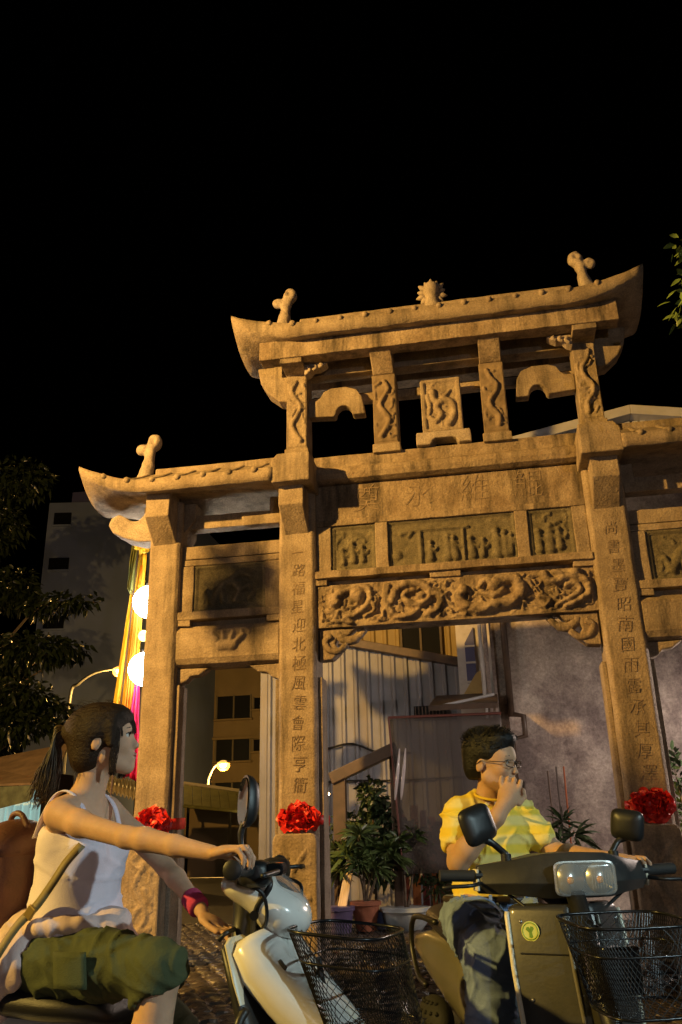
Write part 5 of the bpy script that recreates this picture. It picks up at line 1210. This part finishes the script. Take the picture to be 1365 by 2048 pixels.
# ---------------------------------------------------------------- woman
PW = empty('person', (-1.358, 2.566, 0), R(-10.1), label='woman with ponytail in pink-white tank top and green cropped trousers on white scooter', cat='person')
Hw = hframe((.150, .004, 1.372), R(22), R(7), 0, .93)
shR, elR, wrR = (.125, -.150, 1.158), (.400, -.212, 1.090), (.668, -.236, 1.048)
shL, elL, wrL = (.075, .158, 1.180), (.285, .182, 1.004), (.475, .078, .888)
tors = [('ell', (.115, 0, .785), (.125, .165, .10), None, 0), ('ell', (.088, 0, .94), (.082, .110, .13), None, .05), ('ell', (.085, 0, 1.07), (.090, .130, .12), None, .05),
        ('ell', (.158, -.062, 1.06), (.055, .055, .055), None, .03), ('ell', (.150, .066, 1.065), (.055, .055, .055), None, .03),
        ('cap', (.105, -.118, 1.158), (.080, .125, 1.175), .046, .046, .03), ('cap', (.093, -.02, 1.19), (.112, -.09, 1.172), .042, .038, .03), ('cap', (.093, .02, 1.19), (.085, .09, 1.185), .042, .038, .03)]
neck = [('cap', (.098, 0, 1.18), (.134, .004, 1.315), .050, .046, .03)]
armR = chain([shR, (.22, -.175, 1.130), elR], [.040, .0335, .0275], .022)+chain([elR, (.46, -.217, 1.084), (.56, -.227, 1.066), wrR], [.0285, .0305, .0265, .0195], .012)
armL = chain([shL, (.17, .176, 1.10), elL], [.040, .0335, .0275], .022)+chain([elL, (.335, .158, .975), wrL], [.0285, .0295, .0195], .012)
handR = [('ell', (.712, -.246, 1.050), (.042, .034, .016), [[.97, .2, -.1], [-.2, .98, 0], [.1, 0, .99]], .012)]
for k, (dy, L_, dz) in enumerate(((-.031, .9, -.002), (-.010, 1.0, .003), (.011, .97, .002), (.031, .82, -.003))):
    b = (.738, -.252+dy, 1.055+dz); handR += finger([b, (b[0]+.036*L_, b[1]-.004, b[2]+.002), (b[0]+.054*L_, b[1]-.006, b[2]-.022*L_), (b[0]+.050*L_, b[1]-.004, b[2]-.045*L_)], .0080)
handR += finger([(.690, -.218, 1.044), (.715, -.203, 1.030), (.740, -.205, 1.016)], .0098)
handL = [('ell', (.515, .058, .866), (.042, .036, .017), [[.86, .35, .37], [-.45, .89, 0], [-.37, 0, .93]], .012)]
for k, dy in enumerate((-.030, -.010, .010, .030)):
    b = (.545, .048+dy, .852); handL += finger([b, (.582, b[1]-.012, .842), (.602, b[1]-.018, .826), (.600, b[1]-.018, .804)], .0086)
handL += finger([(.50, .03, .872), (.535, .008, .858), (.565, .0, .845)], .0096)
legR = chain([(.12, -.085, .775), (.485, -.148, .765)], [.080, .052], .03)+chain([(.485, -.148, .765), (.465, -.15, .62), (.42, -.15, .34)], [.050, .050, .034], .02)
legL = chain([(.12, .085, .775), (.30, .205, .56)], [.088, .058], .03)+chain([(.30, .205, .56), (.26, .22, .36), (.20, .24, .10)], [.056, .054, .036], .02)
body = tors+neck+head_prims(Hw, True)+armR+armL+handR+handL+legR+legL
sdf_obj('body', body, .0056, SKIN_W, PW, smooth_iter=1)
face_bits(PW, Hw, True)
# hair: cap with fringe, ponytail, loose strands
def hp_(v): return tuple(Hw @ Vector(v))
Rw = np.array(Hw.to_3x3().normalized())
hair = [('ell', hp_((-.018, 0, .040)), (.103, .086, .086), Rw, 0), ('ell', hp_((.045, 0, .070)), (.050, .062, .036), Rw, .03), ('ell', hp_((-.048, 0, -.038)), (.062, .064, .060), Rw, .03),
        ('cap', hp_((.045, -.066, .04)), hp_((.040, -.072, -.02)), .016, .012, .02), ('cap', hp_((.045, .066, .04)), hp_((.040, .072, -.02)), .016, .012, .02),
        ('cap', hp_((-.105, 0, .045)), hp_((-.125, 0, .045)), .026, .022, .02),
        ('cut', hp_((.112, 0, -.03)), (.062, .078, .075), Rw, .012), ('cut', hp_((-.004, -.098, -.022)), (.022, .026, .028), Rw, .006), ('cut', hp_((-.004, .098, -.022)), (.022, .026, .028), Rw, .006)]
def hd(c, n):
    q = Hw.inverted() @ c; a = math.atan2(q.y, q.z+.001)*26+q.x*8; return .0008*math.sin(a*1.6+3*mnoise.noise(c*30))+.0012*mnoise.noise(c*40)
hr = sdf_obj('hair', hair, .0052, HAIR_W, PW, smooth_iter=1, disp=hd)
rs = random.Random(31); cv = []
for k in range(300):      # ponytail
    a = rs.uniform(0, 6.28); q = rs.random()**.5; dx, dy = math.cos(a)*q, math.sin(a)*q; e = rs.uniform(.7, 1.05)
    cv.append([hp_((-.112, dy*.016, .050+dx*.016)), hp_((-.146-.012*dx, dy*.030, .042+dx*.03)), hp_((-.168-.01*rs.random()+dx*.028, dy*.042, -.025+dx*.02)), hp_((-.178-.02*rs.random()+dx*.034, dy*.048, -.095*e)), hp_((-.190-.035*rs.random()+dx*.030, dy*.040, -.165*e+rs.uniform(-.02, .02)))])
strands('ponytail', hr, cv, .0021, .0007, mat('brown_hair_ends', (.045, .026, .010), .5, spec=.3), 4)
MB().tube([hp_((-.122+.008*math.cos(t)*0, math.cos(t)*.020, .048+math.sin(t)*.020)) for t in np.linspace(0, 6.28, 16)[:-1]], .005, 6, closed=True).build('hair_tie', mat('hair_tie', (.02, .015, .02), .6), hr, smooth=True)
cv = []
for k in range(150):       # fringe over the forehead
    y = rs.uniform(-.062, .062); e = rs.uniform(.75, 1.05); side = abs(y)/.062
    cv.append([hp_((.045, y*.75, .105-.02*side)), hp_((.088-.025*side, y*.95, .080)), hp_((.106-.040*side, y*1.05, .050)), hp_((.108-.045*side, y*1.10, .022-.02*e*side-.008*e))])
for q in (-1, 1):
    for k in range(60):   # long locks in front of the ear
        e = rs.uniform(.7, 1.0); cv.append([hp_((.05, q*.066, .06)), hp_((.058+rs.uniform(-.012, .012), q*.074, .01)), hp_((.048+rs.uniform(-.014, .014), q*.074, -.05)), hp_((.038+rs.uniform(-.014, .014), q*.068, -.085-.035*e))])
strands('fringe', hr, cv, .0016, .0006, HAIR_W, 4)
cv = []
for k in range(420):      # combed strands on the crown
    a = rs.uniform(-1.35, 1.35); cv.append([hp_((.07*math.cos(a*.4), .07*math.sin(a), .118*math.cos(a)*.95+.0)), hp_((.0, .0885*math.sin(a), .040+.0885*math.cos(a))), hp_((-.07, .072*math.sin(a), .045+.066*math.cos(a))), hp_((-.112, .02*math.sin(a), .048+.014*math.cos(a)))])
strands('combed_hair', hr, cv, .0013, .0009, HAIR_W, 4)
cv = []
for k in range(110):      # flyaway hairs
    a = rs.uniform(-1.5, 1.5); x = rs.uniform(-.1, .06); b = Vector((x, .088*math.sin(a), .045+.088*math.cos(a))); d = Vector((-.6, rs.uniform(-.5, .5)+.4*math.sin(a), rs.uniform(.0, .7)*math.cos(a)-.1))
    cv.append([hp_(b*.97), hp_(b+d*.015), hp_(b+d*rs.uniform(.025, .05)+Vector((0, 0, -.008)))])
for k in range(60):       # nape and loose tail hairs
    y = rs.uniform(-.05, .05); cv.append([hp_((-.085, y, -.03)), hp_((-.088+rs.uniform(-.01, .01), y, -.075)), hp_((-.08+rs.uniform(-.02, .02), y*1.1, -.10+rs.uniform(-.02, .02)))])
strands('flyaway_hair', hr, cv, .0007, .0003, HAIR_W, 3)
# tank top
TANK = mat('white_pink_cotton', (.72, .64, .74), .85, var=.06, vscale=12, bump=.25, bscale=260)
def infl(P, d): 
    o = []
    for p in P:
        if p[0] == 'cap': o.append(('cap', p[1], p[2], p[3]+d, p[4]+d, p[5]))
        else: o.append(('ell', p[1], tuple(q+d for q in p[2]), p[3], p[4]))
    return o
tk = infl(tors[:5], .011)+[('ell', (.108, 0, .96), (.105, .128, .13), None, .05), ('ell', (.10, 0, .87), (.125, .155, .08), None, .05), ('plane', (.12, 0, 1.108), (.25, 0, 1), 0), ('plane', (0, 0, .84), (0, 0, -1), 0)]
tp_ = sdf_obj('tank_top', tk, .007, TANK, PW, disp=lambda c, n: .003*mnoise.noise(c*9)+.006*ridge(c, 5, 5, 13, 7, 3)*(1 if c.z < 1.05 else .3)-.001)
for q, sx in ((-1, .105), (1, .08)):
    y = q*.083
    pts = catmull([(-.005, y, 1.095), (.02, y, 1.16), (.06, y*1.03, 1.215), (.105, y*1.03, 1.222), (.150, y, 1.185), (.185, y*.9, 1.11)], 6)
    P = [[p+Vector((0, -.011, 0)), p+Vector((0, 0, .003)), p+Vector((0, .011, 0))] for p in pts]
    MB().grid(P).build('shoulder_strap', TANK, tp_, smooth=True, solid=.003)
# shirt tied round the waist
SHIRT = mat('pale_pink_shirt', (.66, .50, .47), .85, var=.1, vscale=8, bump=.25, bscale=220)
ts = [('ell', (.11, 0, .865), (.142, .178, .052), None, 0), ('ell', (.245, -.02, .862), (.05, .055, .045), None, .03), ('cap', (.255, -.03, .85), (.285, -.05, .80), .03, .035, .02), ('cap', (.24, .03, .85), (.27, .06, .79), .03, .03, .02),
      ('ell', (-.02, -.05, .80), (.05, .13, .10), None, .05), ('ell', (-.035, -.13, .72), (.035, .055, .10), None, .04), ('ell', (.02, -.165, .78), (.06, .03, .08), None, .04)]
sdf_obj('tied_shirt', ts, .007, SHIRT, PW, disp=lambda c, n: .008*mnoise.noise(Vector((c.x*16, c.y*16, c.z*9)))+.006*mnoise.noise(Vector((c.x*40+c.z*12, c.y*40, c.z*14))))
# cropped trousers
OLIVE = mat('olive_cotton', (.052, .066, .026), .85, var=.2, vscale=9, bump=.35, bscale=200)
def leg_cloth():
    y0, y1 = -.085, -.147
    return chain([(.10, y0, .772), (.30, (y0+y1)/2, .775), (.478, y1, .774)], [.090, .078, .066], .04)+chain([(.478, y1, .774), (.474, y1, .72)], [.066, .068], .03)
tr = [('ell', (.10, 0, .775), (.130, .172, .092), None, 0)]+leg_cloth()
tr += [('plane', (.47, 0, .708), (.45, 0, -1), 0)]
def trd(c, n):
    q = mnoise.noise(Vector((c.x*26+c.z*30, c.y*9, c.z*12-c.x*10))); return .009*(.5-abs(q))*(.5+abs(mnoise.noise(c*7)))-.003+.009*ridge(c, 12, 6, 9, 14, 5)+.003*mnoise.noise(c*30)
tro = sdf_obj('cropped_trousers', tr, .007, OLIVE, PW, disp=trd)
sdf_obj('trouser_leg', chain([(.10, .085, .772), (.30, .205, .56), (.285, .208, .50)], [.09, .075, .072], .04), .009, OLIVE, tro, disp=trd)
# flap pocket with button
pk = MB()
P = [[Vector((.20+.10*u+.012*v, -.222-.003*math.sin(3*u)+.012*abs(u-.5), .815-.085*v)) for v in np.linspace(0, 1, 7)] for u in np.linspace(0, 1, 7)]
pk.grid(P).build('pocket', OLIVE, tro, smooth=True, solid=.006)
MB().lathe([(.008, 0), (.008, .003), (.004, .004)], n=14, M=Matrix.Translation((.25, -.222, .80)) @ Matrix.Rotation(R(90), 4, 'X')).build('button', mat('brass_button', (.45, .4, .3), .35, metal=.6), tro)
# wristband, shoes
MB().lathe([(.0275, -.03), (.0305, -.026), (.0315, .024), (.0285, .03)], n=20, M=Matrix.Translation((.437, .099, .912)) @ Vector((.19, -.104, -.116)).to_track_quat('Z', 'Y').to_matrix().to_4x4()).build('wristband', mat('pink_towelling', (.55, .05, .16), .9, bump=.5, bscale=300), PW, smooth=True)
for x, y, z in ((.42, -.15, .30), (.20, .24, .0)):
    sdf_obj('shoe', [('cap', (x-.03, y, z+.045), (x-.02, y, z+.07), .045, .045, 0), ('cap', (x-.02, y, z+.042), (x+.16, y, z+.036), .042, .034, .02)], .01, mat('grey_canvas_shoe', (.2, .2, .21), .8), PW)
# backpack --------------------------------------------------------
MAROON = mat('brown_leather', (.13, .055, .038), .5, var=.25, vscale=10, bump=.3, bscale=120)
TANP = mat('tan_piping', (.42, .30, .11), .5)
BP = empty('backpack', (-1.358, 2.566, 0), R(-10.1), label='reddish brown leather backpack with tan piping on the woman\'s back', cat='backpack')
bg_ = [('ell', (-.115, -.01, 1.0), (.085, .135, .15), None, 0), ('ell', (-.135, -.01, .88), (.095, .15, .13), None, .05), ('ell', (-.16, -.02, .82), (.08, .13, .08), None, .04), ('plane', (-.02, 0, .9), (1, 0, 0), 0)]
bk = sdf_obj('bag', bg_, .009, MAROON, BP, disp=folds(.006, (10, 10, 10), 2))
MB().tube(catmull([(-.17, -.10, 1.10), (-.10, -.125, 1.085), (-.085, -.138, .98), (-.10, -.152, .88), (-.17, -.13, .84)], 6), .0045, 6).build('piping', TANP, BP, smooth=True)
MB().tube(catmull([(-.20, -.05, 1.08), (-.205, -.095, 1.0), (-.225, -.11, .9), (-.245, -.08, .82)], 6), .0045, 6).build('piping', TANP, BP, smooth=True)
MB().tube(catmull([(-.06, -.05, 1.125), (-.09, -.05, 1.165), (-.13, -.04, 1.165), (-.15, -.03, 1.125)], 5), .009, 8).build('carry_handle', MAROON, BP, smooth=True)
fl_ = [('ell', (-.125, -.01, 1.07), (.093, .145, .085), None, 0), ('plane', (-.12, 0, 1.04), (0, 0, -1), 0), ('plane', (-.03, 0, .9), (1, 0, 0), 0)]
sdf_obj('bag_flap', fl_, .009, MAROON, BP)
STRAPM = mat('olive_strap', (.20, .15, .06), .6, var=.15, vscale=20)
path = catmull([(.195, -.125, 1.075), (.172, -.158, 1.03), (.145, -.172, .98), (.10, -.178, .92), (.055, -.195, .87), (.015, -.212, .80), (-.02, -.205, .74), (-.06, -.17, .72)], 6)
P = []
for i, p in enumerate(path):
    t = (path[min(i+1, len(path)-1)]-path[max(i-1, 0)]).normalized(); sd_ = t.cross(Vector((0, -1, 0))).normalized(); P.append([p-sd_*.012, p+Vector((0, -.003, 0)), p+sd_*.012])
MB().grid(P).build('strap', STRAPM, BP, smooth=True, solid=.004)
MB().box(-.014, .014, -.005, .005, -.017, .017, Matrix.Translation((.088, -.186, .905)) @ Matrix.Rotation(R(35), 4, 'Y')).build('buckle', mat('brass', (.5, .36, .12), .3, metal=.8), BP, bevel=.003)

# ---------------------------------------------------------------- man
PM = empty('person', (-.081, 3.605, 0), R(-68.1), label='man with glasses in yellow striped T-shirt holding his hand to his mouth', cat='person')
Hm = hframe((.062, .018, 1.340), R(40), R(-5), 0, 1.0)
shR, elR, wrR = (-.005, -.118, 1.148), (.125, -.168, .985), (.232, -.045, 1.135)
shL, elL, wrL = (-.01, .158, 1.156), (.085, .250, 1.00), (.40, .295, .985)
tors = [('ell', (-.01, .01, .80), (.125, .17, .11), None, 0), ('ell', (.0, .01, .93), (.098, .132, .13), None, .05), ('ell', (.0, .02, 1.07), (.100, .138, .12), None, .05),
        ('cap', (-.005, -.09, 1.155), (-.01, .13, 1.160), .048, .048, .04), ('cap', (.0, .02, 1.20), (-.005, -.09, 1.175), .045, .04, .03), ('cap', (.0, .03, 1.20), (-.01, .12, 1.18), .045, .04, .03)]
neck = [('cap', (.005, .02, 1.19), (.038, .02, 1.29), .052, .049, .03)]
armR = chain([shR, (.05, -.148, 1.07), elR], [.043, .041, .037], .025)+chain([elR, (.155, -.14, 1.03), wrR], [.042, .043, .029], .015)
armL = chain([shL, (.03, .20, 1.08), elL], [.043, .041, .037], .025)+chain([elL, (.16, .265, .995), wrL], [.042, .042, .028], .015)
# hand closed loosely in front of the mouth
hc = Vector((.222, .012, 1.205)); hx = Vector((-.25, .35, .9)).normalized(); hn = Vector((.80, -.25, .32)); hn = (hn-hx*hn.dot(hx)).normalized(); hy = hx.cross(hn)
def hq(a, b, c_): return tuple(hc+hx*a+hy*b+hn*c_)
Rh = np.array(Matrix((hx, hy, hn)).transposed())
handR = [('cap', wrR, tuple(hc), .029, .03, .015), ('ell', tuple(hc+hx*.01), (.050, .042, .020), Rh, .012)]
for k, (b, L_) in enumerate(((-.036, .88), (-.0125, .98), (.0115, 1.0), (.0345, .9))):
    handR += finger([hq(.045, b, .004), hq(.045+.034*L_, b*1.02, -.004), hq(.045+.040*L_, b*1.0, -.034*L_), hq(.045+.016*L_, b*.96, -.052*L_)], .0092)
handR += finger([hq(-.01, .040, -.008), hq(.025, .056, -.020), hq(.055, .048, -.030)], .0115)
handL = [('ell', (.45, .312, .985), (.05, .038, .022), None, .015)]
for k in range(4): 
    y = .285+.021*k; handL += finger([(.49, y, .992), (.545, y, .99), (.575, y, .975), (.575, y, .945)], .0098)
handL += finger([(.45, .275, .98), (.49, .262, .965), (.53, .262, .945)], .0108)
legR = chain([(.02, -.09, .79), (.40, -.175, .70)], [.09, .065], .03)+chain([(.40, -.175, .70), (.36, -.175, .5), (.33, -.17, .34)], [.06, .058, .045], .02)
legL = chain([(.02, .10, .79), (.40, .165, .72)], [.09, .065], .03)+chain([(.40, .165, .72), (.38, .165, .5), (.36, .16, .34)], [.06, .058, .045], .02)
sdf_obj('body', tors+neck+head_prims(Hm, False)+armR+armL+handR+handL+legR+legL, .0058, SKIN_M, PM, smooth_iter=1)
face_bits(PM, Hm, False)
def mp_(v): return tuple(Hm @ Vector(v))
Rn = np.array(Hm.to_3x3().normalized())
hair = [('ell', mp_((-.018, 0, .050)), (.108, .086, .088), Rn, 0), ('ell', mp_((.045, 0, .098)), (.056, .064, .034), Rn, .03), ('ell', mp_((-.055, 0, -.015)), (.060, .070, .065), Rn, .03),
        ('cut', mp_((.118, 0, -.012)), (.062, .085, .088), Rn, .012), ('cut', mp_((.02, -.095, -.03)), (.045, .026, .062), Rn, .01), ('cut', mp_((.02, .095, -.03)), (.045, .026, .062), Rn, .01), ('cut', mp_((-.03, 0, -.115)), (.10, .1, .06), Rn, .01)]
hm = sdf_obj('hair', hair, .0055, HAIR, PM, smooth_iter=1, disp=lambda c, n: .0012*mnoise.noise(c*60))
cv = []; rs = random.Random(77)
for k in range(520):      # short swept-up tufts
    a = rs.uniform(-1.5, 1.5); x = rs.uniform(-.10, .075); rr = math.sqrt(max(.05, 1-((x+.018)/.118)**2))
    b = Vector((x, .084*math.sin(a)*rr, .052+.082*math.cos(a)*rr)); L_ = (.030 if x > 0 else .02) if math.cos(a) > .55 else .007
    d = Vector((.55 if x > .0 else -.4, .5*math.sin(a), .75*math.cos(a))).normalized(); cv.append([mp_(b), mp_(b+d*L_*.6), mp_(b+d*L_+Vector((0, rs.uniform(-.006, .006), rs.uniform(-.008, .004))))])
strands('tufts', hm, cv, .0024, .0008, n=4)
# glasses (worn: a thing of their own)
GL = empty('eyeglasses', (-.081, 3.605, 0), R(-68.1), label='thin dark framed glasses worn by the man', cat='glasses')
GFR = mat('glasses_frame', (.03, .018, .012), .3)
for q in (-1, 1):
    rim = [mp_((.112-.006*abs(math.cos(t)) + (-.010 if math.cos(t) > 0 else 0)*abs(math.cos(t)), q*(.033+.026*math.cos(t)), .001+.0135*math.copysign(abs(math.sin(t))**.7, math.sin(t)))) for t in np.linspace(0, 2*math.pi, 22)[:-1]]
    r_ = MB().tube(rim, .0017, 6, closed=True).build('rim', GFR, GL, smooth=True)
    MB().add(rim, [tuple(range(len(rim)))]).build('lens', mat('spectacle_glass', (.9, .93, .92), .03, trans=1, alpha=.22), r_)
    MB().tube([mp_((.100, q*.060, .006)), mp_((.06, q*.080, .006)), mp_((.0, q*.084, .008)), mp_((-.02, q*.083, -.006))], .0018, 6).build('temple', GFR, GL, smooth=True)
MB().tube([mp_((.111, -.008, .004)), mp_((.116, 0, .007)), mp_((.111, .008, .004))], .0016, 6).build('bridge', GFR, GL, smooth=True)
# striped T-shirt
TEE = bpy.data.materials.new('yellow_striped_cotton'); TEE.use_nodes = True; MATS['tee'] = TEE
_n, _l = TEE.node_tree.nodes, TEE.node_tree.links; _b = _n['Principled BSDF']; _b.inputs['Roughness'].default_value = .85; _b.inputs['Specular IOR Level'].default_value = .25
_tc = _n.new('ShaderNodeTexCoord'); _w = _n.new('ShaderNodeTexWave'); _w.wave_type = 'BANDS'; _w.bands_direction = 'Z'; _w.inputs['Scale'].default_value = 4.6; _w.inputs['Distortion'].default_value = .6; _w.inputs['Detail Scale'].default_value = 2
_r = _n.new('ShaderNodeValToRGB'); _r.color_ramp.elements[0].position = .25; _r.color_ramp.elements[1].position = .72; _r.color_ramp.elements[0].color = (.74, .55, .06, 1); _r.color_ramp.elements[1].color = (.75, .62, .20, 1)
_l.new(_tc.outputs['Object'], _w.inputs['Vector']); _l.new(_w.outputs[0], _r.inputs[0]); _l.new(_r.outputs[0], _b.inputs['Base Color'])
slR = chain([shR, (.062, -.150, 1.062)], [.057, .062], .03); slL = chain([shL, (.04, .205, 1.065)], [.057, .062], .03)
tee = infl(tors, .008)+[('ell', (.0, .01, .88), (.118, .138, .08), None, .04)]+slR+slL
tee += [('cut', (.06, .022, 1.255), (.085, .072, .075), None, .01), ('cut', (.125, -.175, .99), (.075, .075, .055), None, .008), ('cut', (.085, .262, 1.0), (.07, .075, .055), None, .008), ('plane', (0, 0, .815), (.15, 0, -1), 0)]
tshirt = sdf_obj('t_shirt', tee, .0065, TEE, PM, disp=lambda c, n: .004*mnoise.noise(c*8)+.010*ridge(c, 6, 13, 5, 6, 2)+.007*ridge(c, 9, 8, 12, -7, 8)-.003)
MB().tube([(.05+.078*math.cos(t)*.95, .022+.072*math.sin(t), 1.222+(.018 if math.cos(t) < 0 else -.022)*abs(math.cos(t))) for t in np.linspace(0, 6.28, 26)[:-1]], .0055, 6, closed=True).build('collar', mat('collar_yellow', (.72, .50, .04), .85), tshirt, smooth=True)
# jeans
DENIM = mat('faded_denim', (.24, .33, .54), .85, var=.35, vscale=7, col2=(.11, .16, .30), bump=.4, bscale=240)
jn = [('ell', (-.01, .01, .80), (.142, .182, .085), None, 0)]
for s, y0, y1, kz in ((-1, -.09, -.175, .70), (1, .10, .165, .72)):
    jn += chain([(.0, y0, .79), (.2, (y0+y1)/2, .755), (.405, y1, kz)], [.112, .100, .085], .04)+chain([(.405, y1, kz), (.37, y1, .52), (.34, y1, .34)], [.083, .075, .066], .025)
jn += [('plane', (0, 0, .86), (0, 0, 1), 0), ('plane', (0, 0, .30), (0, 0, -1), 0)]
jeans = sdf_obj('jeans', jn, .007, DENIM, PM, disp=lambda c, n: .004*mnoise.noise(c*9)+.010*ridge(c, 8, 8, 11, 9, 4)+.006*ridge(c, 12, 12, 18, -6, 9)-.002)
MB().tube([(-.01+.146*math.cos(t), .01+.186*math.sin(t), .852) for t in np.linspace(0, 6.28, 40)[:-1]], .014, 8, closed=True).build('belt', mat('dark_belt', (.03, .02, .018), .5), PM, smooth=True)
for t in (-.35, .35, -.9, .9):
    MB().box(-.004, .006, -.006, .006, -.02, .02, Matrix.Translation((-.01+.16*math.cos(t), .01+.2*math.sin(t), .852)) @ Matrix.Rotation(t, 4, 'Z')).build('belt_loop', DENIM, jeans)
for s, x, y in ((-1, .33, -.17), (1, .36, .16)):
    sdf_obj('shoe', [('cap', (x-.03, y, .345), (x-.02, y, .36), .05, .05, 0), ('cap', (x-.02, y, .335), (x+.17, y, .33), .046, .038, .02)], .01, mat('dark_shoe', (.05, .05, .055), .7), PM)
